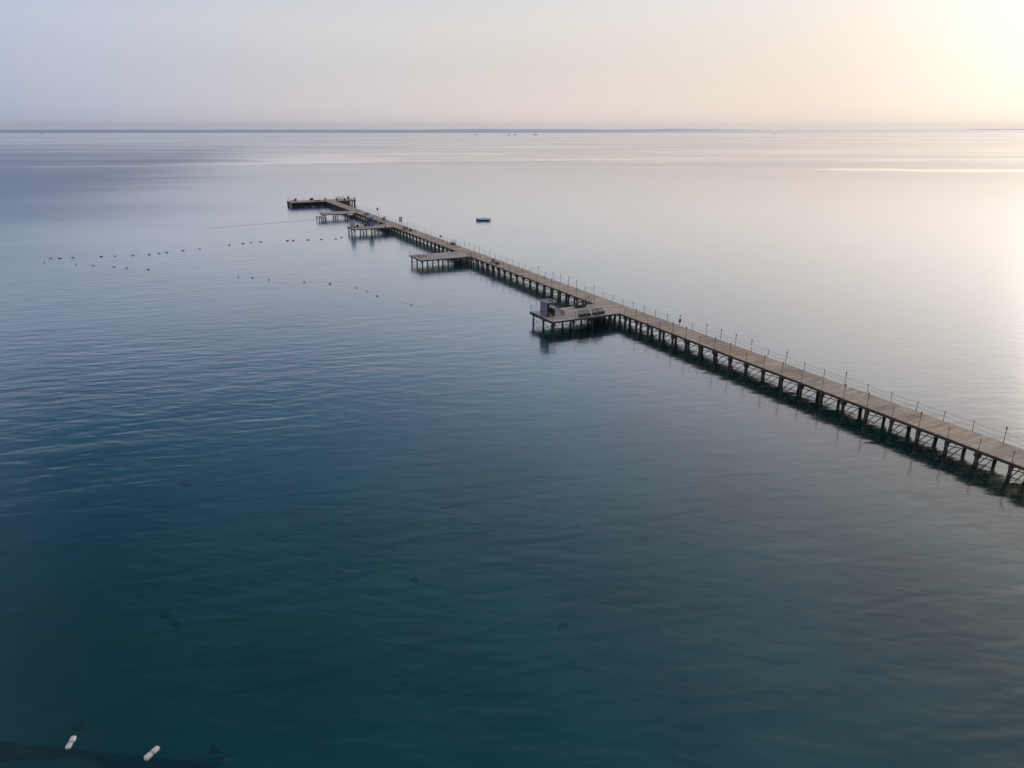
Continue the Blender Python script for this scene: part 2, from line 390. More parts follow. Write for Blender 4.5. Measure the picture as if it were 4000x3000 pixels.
SLICKS = [(1290, 622, 70, 75, 18), (1700, 600, 190, 22, 10), (2350, 622, 150, 14, 14), (3000, 590, 260, 26, 8), (3720, 664, 120, 22, -6), (3500, 570, 240, 22, -12), (900, 640, 200, 26, 22), (2100, 575, 300, 30, 12)]
WAVE = 0.18; WIOR = 1.50
BODY_A = (0.010, 0.180, 0.170); BODY_B = (0.014, 0.240, 0.215)
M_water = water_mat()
FAR = 150000.0
def disc(name, z, m, rmax, n=96, relief=None):
    rs = [0, 30, 60, 100, 160, 260, 420, 700, 1200, 2400, 5000, 10000, 20000, 40000, 80000, rmax]
    b = MB(); vs = [Vector((0, 0, z))]; fs = []
    for r in rs[1:]:
        for k in range(n):
            q = 2 * math.pi * k / n; vs.append(Vector((r * math.cos(q), r * math.sin(q), z)))
    for k in range(n): fs.append((0, 1 + k, 1 + (k + 1) % n))
    for i in range(len(rs) - 2):
        for k in range(n):
            a0 = 1 + i * n; fs.append((a0 + k, a0 + n + k, a0 + n + (k + 1) % n, a0 + (k + 1) % n))
    b.add(vs, fs); return b.build(name, m)
water = tag(disc('water', 0.0, M_water, FAR), kind='structure')

def bed_mat():
    m, nt, b = mat('sandy_seabed'); nd = nt.nodes
    geo = nd.new('ShaderNodeNewGeometry')
    no = nd.new('ShaderNodeTexNoise'); no.inputs['Scale'].default_value = 0.09; no.inputs['Detail'].default_value = 5
    ln(nt, geo.outputs['Position'], no.inputs['Vector'])
    cr = nd.new('ShaderNodeValToRGB'); ln(nt, no.outputs[0], cr.inputs[0])
    e = cr.color_ramp.elements; e[0].position = 0.35; e[0].color = (0.020, 0.150, 0.130, 1); e[1].position = 0.62; e[1].color = (0.036, 0.270, 0.230, 1)
    sp = nd.new('ShaderNodeSeparateXYZ'); ln(nt, geo.outputs['Position'], sp.inputs[0])
    n2 = nd.new('ShaderNodeTexNoise'); n2.inputs['Scale'].default_value = 0.05; n2.inputs['Detail'].default_value = 3; ln(nt, geo.outputs['Position'], n2.inputs['Vector'])
    def rg_(v, a, bb, c=0.0, d=1.0):
        r = nd.new('ShaderNodeMapRange'); r.interpolation_type = 'SMOOTHSTEP'; ln(nt, v, r.inputs[0])
        for i, x in zip((1, 2, 3, 4), (a, bb, c, d)): r.inputs[i].default_value = x
        return r.outputs[0]
    def mm(op, a, bb):
        q = nd.new('ShaderNodeMath'); q.operation = op
        for i, v in enumerate((a, bb)):
            if isinstance(v, (int, float)): q.inputs[i].default_value = v
            else: ln(nt, v, q.inputs[i])
        return q.outputs[0]
    xx = mm('ADD', sp.outputs[0], mm('MULTIPLY', n2.outputs[0], 16)); yy = mm('ADD', sp.outputs[1], mm('MULTIPLY', n2.outputs[0], 16))
    left_dark = mm('MULTIPLY', rg_(xx, 12, -14), rg_(yy, 75, 40))                 # bed colour turns darker and greener towards the near left
    mxg = nd.new('ShaderNodeMix'); mxg.data_type = 'RGBA'; ln(nt, mm('MULTIPLY', left_dark, 0.5), mxg.inputs[0]); ln(nt, cr.outputs[0], mxg.inputs[6]); mxg.inputs[7].default_value = (0.022, 0.050, 0.030, 1)
    ln(nt, mxg.outputs[2], b.inputs['Base Color']); b.inputs['Roughness'].default_value = 0.95; b.inputs['Specular IOR Level'].default_value = 0.0
    return m
M_bed = bed_mat()
BED = -2.6
seabed = tag(disc('seabed', BED, M_bed, FAR), kind='structure')

# ---------------------------------------------------------------- the pier
BENT0 = 26.52; BSP = 2.776; W0, W1 = 60.85, 64.25
S_END = 291.3
nb = int((284.0 - BENT0) / BSP) + 1
bents = [BENT0 + BSP * k for k in range(nb)]          # 93 bents
ORG = (62.5, 150.0)
def L(w, s, z): return (w - ORG[0], s - ORG[1], z)
pier = pthing('pier', 'long weathered wooden walkway on dark piles, running from the right edge out to sea', 'pier', ORG[0], ORG[1], 0.0)

def planks(mb, w0, w1, s0, s1, o, along_s=True, pw=0.145, th=0.05, r=rnd):
    if along_s:
        s = s0
        while s < s1 - 0.01:
            e = min(s + pw, s1)
            j = r.uniform(-0.015, 0.015); dz = r.uniform(-0.003, 0.003)
            mb.box(w0 + j - o[0], w1 + j - o[0], s + 0.004 - o[1], e - 0.004 - o[1], DECK - th + dz, DECK + dz)
            s = e
    else:
        s = w0
        while s < w1 - 0.01:
            e = min(s + pw, w1)
            j = r.uniform(-0.015, 0.015); dz = r.uniform(-0.003, 0.003)
            mb.box(s + 0.004 - o[0], e - 0.004 - o[0], s0 + j - o[1], s1 + j - o[1], DECK - th + dz, DECK + dz)
            s = e
mb = MB(); planks(mb, W0 - 0.06, W1 + 0.06, 22.0, 283.2, ORG); mb.build('deck', M_deck, pier)
for w in (W0 + 0.05, W1 - 0.05):
    mb = MB(); s = 22.0
    while s < 283:
        e = min(s + 5.55, 283.1); j = rnd.uniform(-0.012, 0.012)
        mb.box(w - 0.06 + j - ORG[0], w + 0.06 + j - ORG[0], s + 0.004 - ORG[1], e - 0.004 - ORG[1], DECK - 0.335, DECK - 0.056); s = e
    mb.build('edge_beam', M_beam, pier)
mb = MB()
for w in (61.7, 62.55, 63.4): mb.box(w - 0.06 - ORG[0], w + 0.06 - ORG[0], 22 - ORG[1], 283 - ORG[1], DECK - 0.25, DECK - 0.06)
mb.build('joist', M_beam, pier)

def pile_mb(x, y, ztop, r=0.135, flare=0.25, rr=rnd, square=False, zb=BED - 0.3):
    m = MB(); lx, ly = rr.uniform(-0.05, 0.05), rr.uniform(-0.05, 0.05)
    k = rr.uniform(0.92, 1.12)
    pts = [(x + lx, y + ly, zb), (x + lx * .5, y + ly * .5, 0.0), (x + lx*.2, y + ly*.2, 0.7), (x, y, ztop - 0.32), (x, y, ztop - 0.12), (x, y, ztop)]
    m.tube(pts, [r * 1.15 * k, r * 1.1 * k, r * k, r * k, r * 1.1 + flare * 0.35, r + flare * 0.55], n=8)
    return m
NPART = 50
rest = MB(); restb = MB(); restc = MB()
for i, s in enumerate(bents):
    rr = random.Random(100 + i)
    near_flare = 0.28 if rr.random() < 0.5 else 0.05
    for w, fl in ((W0 + 0.22, near_flare), (W1 - 0.30, 0.05)):
        r0 = 0.165 + rr.uniform(-0.01, 0.03)
        p = pile_mb(w - ORG[0], s + 0.06 - ORG[1], DECK - 0.56, r0, fl, rr)
        if i < NPART: p.build('pile', M_pile, pier)
        else: rest.add(p.v, p.f, 0, True)
    # cap beam under the joists
    cb = MB(); out = 0.18 if rr.random() < 0.55 else 0.04
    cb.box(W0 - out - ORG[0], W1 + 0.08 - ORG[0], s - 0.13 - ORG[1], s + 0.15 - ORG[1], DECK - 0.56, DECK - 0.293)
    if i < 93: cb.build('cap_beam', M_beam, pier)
    # sagging cross brace of the bent
    if 1 <= i < 90:
        br = MB()
        a0, a1 = W0 + 0.30, W1 - 0.38
        off = 0.16 + rr.uniform(-0.02, 0.02); y1 = s + off - ORG[1]; y2 = s + off + 0.09 - ORG[1]
        za = 0.86 + rr.uniform(-0.05, 0.05)
        br.tube([(a0 - ORG[0], y1, za), (a1 - ORG[0], y1, -0.06)], 0.045, 5)
        br.tube([(a1 - ORG[0], y2, za - 0.04), (a0 + 0.35 - ORG[0], y2, -0.10)], 0.045, 5)
        br.build('cross_brace', M_brace, pier)
r_ = rest.build('pile', M_pile, pier); r_['kind'] = 'stuff'; r_['label'] = 'close set piles of the far half of the pier'
# cable slung under the far edge
mb = MB(); pts = []
for i, s in enumerate(bents[:60]):
    pts.append((W1 - 0.12 - ORG[0], s - ORG[1], DECK - 0.42)); pts.append((W1 - 0.12 - ORG[0], s + BSP / 2 - ORG[1], DECK - 0.50))
mb.tube(pts, 0.017, 4); mb.build('cable', M_beam, pier)
# closed timber fender between the two outermost arms
mb = MB(); s = 246.0
while s < 283.0:
    mb.box(W0 - 0.075 - ORG[0], W0 - 0.015 - ORG[0], s - ORG[1], s + 0.27 - ORG[1], 0.02 + rnd.uniform(-0.25, 0.06), DECK - 0.30); s += 0.285
mb.build('fender', M_fender, pier)

# ---- rope railings of the walkway
def rope_pts(a, b, sag, n=6):
    a = Vector(a); b = Vector(b)
    return [a.lerp(b, t / n) - Vector((0, 0, sag * 4 * (t / n) * (1 - t / n))) for t in range(n + 1)]
def post_mb(x, y, z, h, lamp, rr):
    m = MB(); lx, ly = rr.uniform(-.03, .03) * h, rr.uniform(-.03, .03) * h
    at = lambda q: (x + lx * q, y + ly * q, z + h * q)
    m.tube([at(0), at(0.30)], 0.034, 6, 0); m.tube([at(0.30), at(0.62)], 0.035, 6, 1, cap=False); m.tube([at(0.62), at(1)], 0.034, 6, 0)
    if lamp:
        t = at(1)
        m.lathe([(0.04, 0.0), (0.06, 0.03), (0.065, 0.16), (0.085, 0.17), (0.02, 0.25)], 8, 0, t)
    else:
        m.lathe([(0.042, -0.05), (0.046, 0.0), (0.02, 0.02)], 6, 0, at(1))
    return m
def railing(name, label, posts, org, rot_thing, rope=True, group=None, tallfn=None, rope_r=0.013, maxpost=100, seed=1, sagk=0.10):
    """posts: list of (w, s); one rope run of two ropes through them"""
    rr = random.Random(seed)
    t = pthing(name, label, 'railing', org[0], org[1], DECK, group=group)
    for i, (w, s) in enumerate(posts):
        tall = tallfn(i) if tallfn else False
        h = 1.30 if tall else 1.0 + rr.uniform(-0.03, 0.05)
        post_mb(w - org[0], s - org[1], 0.0, h, tall, rr).build('post', [M_post, M_white], t)
    if rope:
        for hz in (0.93, 0.50):
            m = MB(); pts = []
            for (a, b) in zip(posts, posts[1:]):
                k = math.dist(a, b) / 2.8
                q = rope_pts((a[0]-org[0], a[1]-org[1], hz), (b[0]-org[0], b[1]-org[1], hz), sagk * k * rr.uniform(0.7, 1.3))
                pts += q if not pts else q[1:]
            m.tube(pts, rope_r, 4); m.build('rope', M_rope, t)
    return t
fs = [31.97 + BSP * 1.0 * (k - 2) for k in range(96)]
fs = [s for s in fs if s < 283.5][:98]
talls_far = {2, 8}
def tf(i):
    return i in talls_far or (i > 9 and (i * 7 + i // 3) % 5 in (0, 2))
railing('rope_railing', 'two rope railing on slim posts along the sunward edge of the long walkway', [(W1 - 0.02, s) for s in fs], (W1, 26.0), 0, tallfn=tf, seed=5)
def clear(s): return not any(a - 0.3 < s < b + 0.3 for a, b in ((86, 93), (142.8, 150.4), (198, 205.6), (238, 245.6)))
def tn(i): return i in (4, 6, 7) or (i > 8 and (i * 5 + i // 4) % 4 in (0, 1))
segs = [(20, 85.9, 'slender edge posts on the near side of the walkway, right of the nearest platform'),
        (94.8, 140.5, 'slender edge posts between the two nearest side platforms'),
        (150.5, 197.8, 'slender edge posts between the second and third side platforms'),
        (207.5, 236, 'slender edge posts between the third and fourth side platforms')]
for k, (a, b, lab) in enumerate(segs):
    pp = [(W0 + 0.02, BENT0 + BSP * i) for i in range(0, 96) if a < BENT0 + BSP * i < b]
    i0 = int((pp[0][1] - BENT0) / BSP + 0.5)
    railing('post_railing', lab, pp, (W0, pp[0][1]), 0, tallfn=(lambda i, i0=i0: tn(i + i0)), rope_r=0.008, seed=20 + k, group='post rows on the near edge of the walkway', rope=(k == 0))

# ---------------------------------------------------------------- side platforms
def platform(label, w0, s0, w1, s1, rows, skirt=False, org=None, ragged=False, piles_s=3, extra=None):
    o = org or ((w0 + w1) / 2, (s0 + s1) / 2)
    t = pthing('side_platform', label, 'platform', o[0], o[1], 0.0, group='platforms branching off the pier')
    m = MB(); planks(m, w0, w1, s0, s1, o, along_s=True, pw=0.15); m.build('deck', M_deck2, t)
    m = MB()
    m.box(w0 - 0.03 - o[0], w1 - o[0], s0 - 0.05 - o[1], s0 + 0.05 - o[1], DECK - 0.28, DECK - 0.056)
    m.box(w0 - 0.03 - o[0], w1 - o[0], s1 - 0.05 - o[1], s1 + 0.05 - o[1], DECK - 0.28, DECK - 0.056)
    m.box(w0 - 0.05 - o[0], w0 + 0.05 - o[0], s0 + 0.053 - o[1], s1 - 0.053 - o[1], DECK - 0.277, DECK - 0.056)
    k = s0 + 1.0
    while k < s1 - 0.5:
        m.box(w0 + 0.053 - o[0], w1 - o[0], k - 0.05 - o[1], k + 0.05 - o[1], DECK - 0.24, DECK - 0.058); k += 1.0
    m.build('frame', M_beam, t)
    ss = [s0 + 0.28 + (s1 - s0 - 0.56) * q / (piles_s - 1) for q in range(piles_s)]
    for i, w in enumerate(rows):
        rr = random.Random(int(w * 10 + s0))
        for s in ss:
            pile_mb(w - o[0], s - o[1], DECK - 0.50, 0.14, 0.22 if rr.random() < .5 else 0.02, rr).build('pile', M_pile, t)
        m = MB(); m.box(w - 0.12 - o[0], w + 0.12 - o[0], s0 + 0.06 - o[1], s1 - 0.06 - o[1], DECK - 0.50, DECK - 0.282); m.build('cap_beam', M_beam, t)
        for a, b in zip(ss, ss[1:]):
            m = MB(); x1 = w - 0.17 - o[0]; x2 = w - 0.10 - o[0] - 0.01
            m.tube([(x1, b - 0.1 - o[1], 1.12), (x1, a + 0.1 - o[1], -0.12)], 0.035, 5)
            m.tube([(x2, a + 0.1 - o[1], 1.0), (x2, b - 0.1 - o[1], -0.05)], 0.035, 5)
            m.build('cross_brace', M_brace, t)
    if skirt:
        m = MB(); w = w0
        while w < w1 - 0.2:
            m.box(w - o[0], w + 0.27 - o[0], s0 - 0.12 - o[1], s0 - 0.055 - o[1], rnd.uniform(-0.2, 0.08), DECK - 0.06); w += 0.285
        s = s0
        m.build('fender', M_fender, t)
    if ragged:
        m = MB(); s = s0 + 0.1; rr = random.Random(3)
        pts0 = []
        while s < s1 + 0.15:
            pts0.append((s - o[1], rr.uniform(0.22, 0.42), rr.uniform(-0.03, 0.10))); s += 0.33
        ring = []
        for y, dz, up in pts0:
            x = w0 - 0.10 - o[0]
            ring.append([Vector((x - 0.05, y, DECK - dz)), Vector((x + 0.04, y, DECK - dz)), Vector((x + 0.06, y, DECK + up)), Vector((x - 0.04, y, DECK + up * 0.7 + 0.02))])
        m.loft(ring); m.build('rubber_fender', M_floatd, t)
    return t
PW1 = W0 - 0.07
platform('nearest side platform, carrying the grey kiosk and three dark benches', 49.2, 86.1, PW1, 92.9, (49.6, 52.9, 56.2, 59.4), ragged=True)
platform('second side platform from the camera, nearly empty with one pale lounger', 49.4, 142.8, PW1, 150.3, (49.8, 53.4, 57.0, 60.0))
platform('third side platform with the round grey changing booth and blue cabinet', 49.3, 198.1, PW1, 205.4, (49.7, 53.0, 56.3, 59.6))
platform('fourth side platform with a low landing at its outer end', 50.1, 238.3, PW1, 245.4, (50.5, 54.5, 58.5), )
# low landing at the outer end of the fourth platform
lt = pthing('landing', 'small low landing stage at the outer corner of the fourth platform', 'landing', 48.8, 236.8, 0.0)
m = MB(); s = -2.4
while s < 2.2:
    m.box(-1.3, 1.27, s, s + 0.14, 1.16, 1.2); s += 0.15
m.build('deck', M_deck2, lt)
m = MB(); m.box(-1.3, 1.27, -2.42, -2.3, 1.0, 1.155); m.box(-1.3, -1.18, -2.29, 2.2, 1.0, 1.155); m.box(1.1, 1.25, -2.29, 2.2, 1.0, 1.155); m.build('frame', M_beam, lt)
for x, y in ((-1.1, -2.2), (1.0, -2.2), (-1.1, 2.0)): pile_mb(x, y, 1.0, 0.12, 0.0).build('pile', M_pile, lt)

# T shaped head
HORG = (60, 287)
head = pthing('tee_platform', 'broad cross shaped head at the far end of the pier, dark timber sides', 'pier head', HORG[0], HORG[1], 0.0)
def HL(w, s): return (w - HORG[0], s - HORG[1])
m = MB(); planks(m, 47.6, 72.4, 283.25, 291.3, HORG, along_s=False, pw=0.15); m.build('deck', M_deck2, head)
m = MB()
for (a, b, c, d_) in ((47.55, 72.45, 283.22, 283.34), (47.55, 72.45, 291.2, 291.34), (47.55, 47.67, 283.343, 291.197), (72.33, 72.45, 283.343, 291.197)):
    m.box(a - 60, b - 60, c - 287, d_ - 287, DECK - 0.32, DECK - 0.056)
m.build('frame', M_beam, head)
for w in [48.2 + 3.35 * k for k in range(8)]:
    for s in (283.7, 286.1, 288.5, 290.9):
        pile_mb(w - 60, s - 287, DECK - 0.40, 0.16, 0.1).build('pile', M_pile, head)
for (a, b) in ((47.7, 60.7), (64.4, 69.6)):
    m = MB(); w = a
    while w < b:
        m.box(w - 60, w + 0.27 - 60, 283.12 - 287, 283.2 - 287, rnd.uniform(-0.2, 0.08), DECK - 0.07); w += 0.285
    m.build('fender', M_fender, head)
m = MB(); s = 285.5
while s < 291:
    m.box(47.43 - 60, 47.5 - 60, s - 287, s + 0.27 - 287, rnd.uniform(-0.2, 0.08), DECK - 0.07); s += 0.285
m.build('fender', M_fender, head)

def edge_posts(pts, step=2.8):
    out = []
    for a, b in zip(pts, pts[1:]):
        L_ = math.dist(a, b); n = max(1, round(L_ / step))
        for k in range(n): out.append((a[0] + (b[0]-a[0]) * k / n, a[1] + (b[1]-a[1]) * k / n))
    out.append(pts[-1]); return out
railing('rope_railing', 'rope railing round the outer sides of the nearest platform, behind the kiosk', edge_posts([(60.0, 92.8), (49.25, 92.8), (49.25, 86.15), (56.9, 86.15)], 3.5), (49.25, 86.15), 0, seed=31, group='platform railings')
railing('rope_railing', 'rope railing along the back and outer end of the nearly empty second platform', edge_posts([(59.0, 150.2), (49.45, 150.2), (49.45, 142.9)], 3.4), (49.45, 150.2), 0, seed=32, group='platform railings')
railing('rope_railing', 'rope railing behind the round booth and blue cabinet on the third platform', edge_posts([(59.0, 205.3), (49.35, 205.3), (49.35, 198.2)], 3.0), (49.35, 205.3), 0, seed=33, group='platform railings')
railing('rope_railing', 'rope railing along the back of the fourth platform', edge_posts([(59.0, 245.3), (50.2, 245.3), (50.2, 241)], 3.0), (50.2, 245.3), 0, seed=34, group='platform railings')
railing('rope_railing', 'rope railing along the seaward edge of the far pier head', edge_posts([(47.7, 284), (47.7, 291.2), (72.3, 291.2), (72.3, 284)], 3.2), (60, 291.2), 0, seed=35, group='platform railings', tallfn=lambda i: i % 4 == 2)

# stairs going down to the water beside the platforms
def stairs(label, s0, width, group='stairs down to the water'):
    t = pthing('water_stairs', label, 'stairs', W0 - 0.02, s0, DECK, group=group)
    run, drop, n = 2.3, 2.2, 8
    for y in (0.02, width - 0.07):
        m = MB(); m.add([(-0.1, y, -0.30), (-0.1, y, -0.05), (-run, y, -drop + .1), (-run, y, -drop - .15), (-0.1, y + .05, -0.30), (-0.1, y + .05, -0.05), (-run, y + .05, -drop + .1), (-run, y + .05, -drop - .15)],
            [(0,1,2,3), (7,6,5,4), (0,4,5,1), (1,5,6,2), (2,6,7,3), (3,7,4,0)])
        m.build('stringer', M_beam, t)
    for k in range(n):
        x = -0.25 - (run - 0.3) * k / (n - 1); z = -0.22 - (drop - 0.25) * k / (n - 1)
        MB().box(x - 0.13, x + 0.13, 0.075, width - 0.075, z - 0.02, z + 0.02).build('tread', M_seat, t)
    for y in (0.0, width):
        m = MB(); m.tube([(-0.02, y, 0.0), (-0.02, y, 1.0)], 0.035, 6); m.tube([(-0.02, y, 0.98), (-1.25, y, 0.02)], 0.03, 6)
        m.build('handrail', M_slat, t)
    return t
stairs('dark stairs with two slanting rails behind the nearest platform, by the far bench', 93.1, 1.5)
stairs('dark stairs with two slanting rails on the near side of the nearly empty second platform', 141.0, 1.5)
stairs('stairs with slanting rails behind the third platform, below the dark bench', 205.8, 1.4)
stairs('stairs with slanting rails on the near side of the fourth platform', 236.6, 1.4)

# ---------------------------------------------------------------- furniture
def bench(name, label, w, s, rot=0.0, ln_=1.9, light=False, group=None, cat='bench', box=True):
    """seat faces local -y; backrest along +y"""
    t = pthing(name, label, cat, w, s, DECK, rot, group)
    h = ln_ / 2
    if box: MB().bbox(-h, h, -0.28, 0.22, 0.03, 0.36, 0.02).build('base', M_seat, t)
    m = MB()
    for k in range(4): m.box(-h - 0.03, h + 0.03, -0.30 + 0.13 * k, -0.19 + 0.13 * k, 0.363, 0.40)
    m.build('seat', M_seat, t)
    bm_ = M_cream if light else M_slat
    m = MB()
    for x in (-h + 0.03, 0.0, h - 0.03): m.tube([(x, 0.24, 0.3), (x, 0.38, 0.86)], 0.032, 6)
    m.build('back_frame', bm_, t)
    m = MB()
    for z in (0.50, 0.63, 0.76, 0.86): m.box(-h, h, 0.24 + (z - .3) * .25, 0.27 + (z - .3) * .25, z - 0.02, z + 0.025)
    m.build('backrest', bm_, t)
    return t
gB = 'dark wooden benches'
b1 = bench('bench', 'dark slatted bench at the near edge of the nearest platform, left of its twin', 55.0, 86.75, 0.0, 1.9, group=gB)
b2 = bench('bench', 'dark slatted bench on the nearest platform, right of its twin and beside the walkway', 57.5, 86.85, 0.06, 2.0, group=gB)
b3 = bench('bench', 'dark bench with its back to the sea at the rear edge of the nearest platform', 57.4, 91.9, 0.0, 1.9, group=gB)
bench('bench', 'dark bench with pale back on the sunward edge between second and third platforms', 63.75, 160.4, R(-90), 2.0, True, group=gB)
bench('bench', 'dark box bench with a pale back opposite the third platform, right of the flag', 63.75, 217.2, R(-90), 2.0, True, group=gB)

def slat_chair(label, w, s, rot=0.0, n=7, group=None):
    t = pthing('slatted_chair', label, 'chair', w, s, DECK, rot, group)
    MB().box(-0.45, 0.45, -0.30, 0.22, 0.34, 0.40).build('seat', M_seat, t)
    for x, y in ((-0.4, -0.26), (0.4, -0.26), (-0.4, 0.18), (0.4, 0.18)): MB().box(x - .03, x + .03, y - .03, y + .03, 0, 0.337).build('leg', M_seat, t)
    m = MB()
    for k in range(n):
        x = -0.42 + 0.84 * k / (n - 1); m.box(x - 0.03, x + 0.03, 0.23, 0.26, 0.30, 0.95)
    m.box(-0.46, 0.46, 0.262, 0.29, 0.86, 0.94); m.box(-0.46, 0.46, 0.262, 0.29, 0.42, 0.50)
    m.build('backrest', M_seat, t); return t
slat_chair('dark chair with an upright slatted back on the near edge past the second platform stairs', 61.35, 132.6, R(-60))
def crate(label, w, s, sx, sy, sz, m1, rot=0.0, name='storage_box', cat='box', lid=None, group=None, z=DECK):
    t = pthing(name, label, cat, w, s, z, rot, group)
    MB().bbox(-sx/2, sx/2, -sy/2, sy/2, 0, sz * 0.84, 0.02).build('body', m1, t)
    MB().bbox(-sx/2 - .02, sx/2 + .02, -sy/2 - .02, sy/2 + .02, sz * 0.845, sz, 0.02).build('lid', lid or m1, t)
    return t
crate('low black box beside the slatted chair on the walkway edge', 61.75, 131.2, 0.65, 0.6, 0.45, M_black, 0.2)
# clutter near the third platform
slat_chair('dark folding chair on the near walkway edge, just this side of the third platform', 61.6, 191.3, R(-70), 5, group='chairs past the third platform')
slat_chair('dark chair tipped towards the walkway edge, second of the pair near the third platform', 61.75, 189.6, R(-40), 5, group='chairs past the third platform')
crate('squat dark bin right of the two chairs near the third platform', 62.3, 187.6, 0.5, 0.5, 0.6, M_black)
slat_chair('dark chair at the walkway edge between third and fourth platforms', 61.5, 230.6, R(-90), 5, group='chairs past the fourth platform')
slat_chair('second dark chair at the walkway edge between third and fourth platforms, the nearer one', 61.7, 229.0, R(-60), 5, group='chairs past the fourth platform')

# kiosk on the nearest platform
kt = pthing('kiosk', 'grey walled kiosk with dark curved counter at the outer end of the nearest platform', 'kiosk', 50.55, 89.8, DECK)
kt.scale = (0.80, 0.68, 0.93)
m = MB(); m.box(-1.05, -0.97, -1.55, 1.35, 0, 2.25)
for k in range(12): m.box(-1.085, -1.053, -1.5 + k * 0.235, -1.36 + k * 0.235, 0.02, 2.2)
m.build('wall', M_panel, kt)
m = MB(); m.box(-0.965, -0.40, -1.55, -1.48, 0, 2.2); m.build('side_wall', M_black, kt)
m = MB()
for (a, b, c, d_) in ((-1.12, 1.0, -1.66, -1.54), (-1.12, 1.0, 1.34, 1.46), (-1.12, -1.0, -1.537, 1.337), (0.88, 1.0, -1.537, 1.337), (-0.06, 0.06, -1.537, 1.337)):
    m.box(a, b, c, d_, 2.26, 2.42)
m.build('roof_frame', M_white, kt)
m = MB(); m.box(-0.997, -0.063, -1.535, 1.335, 2.28, 2.33); m.build('roof', M_panel, kt)
for x, y in ((0.92, -1.5), (0.92, 1.35), (-0.2, 1.35)):
    MB().tube([(x, y, 0.9), (x, y, 1.15), (x, y, 2.258)], [0.11, 0.04, 0.045], 8).build('roof_post', M_seat, kt)
ring = []
for k in range(11):
    q = R(-75) + R(150) * k / 10; x = 0.25 + 0.85 * math.cos(q) ** 0.5; y = -0.1 + 1.35 * math.sin(q)
    ring.append((x, y))
m = MB(); rr_ = []
for (x, y) in ring:
    rr_.append([Vector((x - 0.22, y * 0.9, 0.02)), Vector((x, y, 0.02)), Vector((x + .04, y * 1.02, 1.0)), Vector((x - 0.24, y * 0.9, 1.0))])
m.loft(rr_, sm=False); m.build('counter', M_black, kt)
m = MB(); rr_ = []
for (x, y) in ring: rr_.append([Vector((x - 0.28, y * 0.88, 1.003)), Vector((x + 0.10, y * 1.05, 1.003)), Vector((x + 0.10, y * 1.05, 1.05)), Vector((x - 0.28, y * 0.88, 1.05))])
m.loft(rr_, sm=False); m.build('counter_top', M_seat, kt)
MB().bbox(-0.9, -0.45, -1.2, 1.2, 0.01, 0.95, 0.02).build('back_cabinet', M_black, kt)
MB().box(-0.40, -0.30, -1.60, -1.57, 0.1, 0.75).build('notice', M_white, kt)
# stools
def stool(label, w, s, rot):
    t = pthing('bar_stool', label, 'stool', w, s, DECK, rot, 'stools by the kiosk')
    MB().bbox(-0.17, 0.17, -0.17, 0.17, 0.70, 0.76, 0.015).build('seat', M_seat, t)
    for sx in (-1, 1):
        for sy in (-1, 1): MB().tube([(sx * 0.26, sy * 0.26, 0), (sx * 0.13, sy * 0.13, 0.70)], 0.032, 6).build('leg', M_seat, t)
    m = MB()
    for z, k in ((0.22, 0.23), (0.48, 0.18)):
        m.tube([(-k, -k, z), (k, -k, z)], 0.02, 5); m.tube([(-k, k, z), (k, k, z)], 0.02, 5); m.tube([(-k, -k, z + .03), (-k, k, z + .03)], 0.02, 5); m.tube([(k, -k, z + .03), (k, k, z + .03)], 0.02, 5)
    m.build('stretcher', M_seat, t); return t
stool('tall dark stool nearest the counter, the farther of the two by the kiosk', 52.9, 90.7, 0.2)
stool('dark stool standing nearer the platform edge than the other by the kiosk', 52.4, 88.7, 0.1)

def lounger(label, w, s, rot, m1, m2, group='sun loungers on the platforms'):
    t = pthing('sun_lounger', label, 'sun lounger', w, s, DECK, rot, group)
    m = MB(); m.box(-0.95, 0.95, -0.32, -0.27, 0.22, 0.28); m.box(-0.95, 0.95, 0.27, 0.32, 0.22, 0.28); m.box(-0.95, -0.9, -0.268, 0.268, 0.22, 0.277); m.box(0.9, 0.95, -0.268, 0.268, 0.22, 0.277)
    m.build('frame', m1, t)
    for x in (-0.8, 0.8):
        for y in (-0.29, 0.29): MB().box(x - .03, x + .03, y - .025, y + .025, 0, 0.217).build('leg', m1, t)
    MB().bbox(-0.4, 0.92, -0.26, 0.26, 0.283, 0.36, 0.02).build('seat', m2, t)
    MB().bbox(-0.62, 0.0, -0.26, 0.26, 0.0, 0.07, 0.02, M=Matrix.Translation((-0.42, 0, 0.29)) @ Matrix.Rotation(R(28), 4, 'Y')).build('backrest', m2, t)
    return t
lounger('pale grey lounger at the outer end of the second platform', 51.3, 148.0, 0.05, M_white, M_panel2)
lounger('second pale lounger beside the first on the second platform, nearer the edge', 51.2, 147.0, 0.02, M_white, M_panel2)

# third platform
bt = pthing('changing_booth', 'round pale grey changing booth with a dark top rim on the third platform', 'booth', 50.15, 202.0, DECK)
bt.scale = (0.85, 0.85, 0.98)
m = MB(); prof_n = 28; rings = []
for z in (0.08, 0.8, 1.6, 2.25):
    rings.append([Vector(((0.78 + 0.03 * (k % 2)) * math.cos(2*math.pi*k/prof_n), (0.78 + 0.03 * (k % 2)) * math.sin(2*math.pi*k/prof_n), z)) for k in range(prof_n)])
m.loft(rings, caps=False); m.build('curtain', M_panel2, bt)
m = MB(); m.tube([(0.80 * math.cos(2*math.pi*k/24), 0.80 * math.sin(2*math.pi*k/24), 2.29) for k in range(25)], 0.045, 6); m.build('top_rail', M_black, bt)
for k in range(4): MB().tube([(0.68*math.cos(k*1.57), 0.68*math.sin(k*1.57), 0), (0.68*math.cos(k*1.57), 0.68*math.sin(k*1.57), 2.3)], 0.03, 6).build('pole', M_post, bt)
ct = pthing('cabinet', 'tall blue cabinet with a light blue top and brown side, on the third platform', 'cabinet', 55.7, 203.3, DECK)
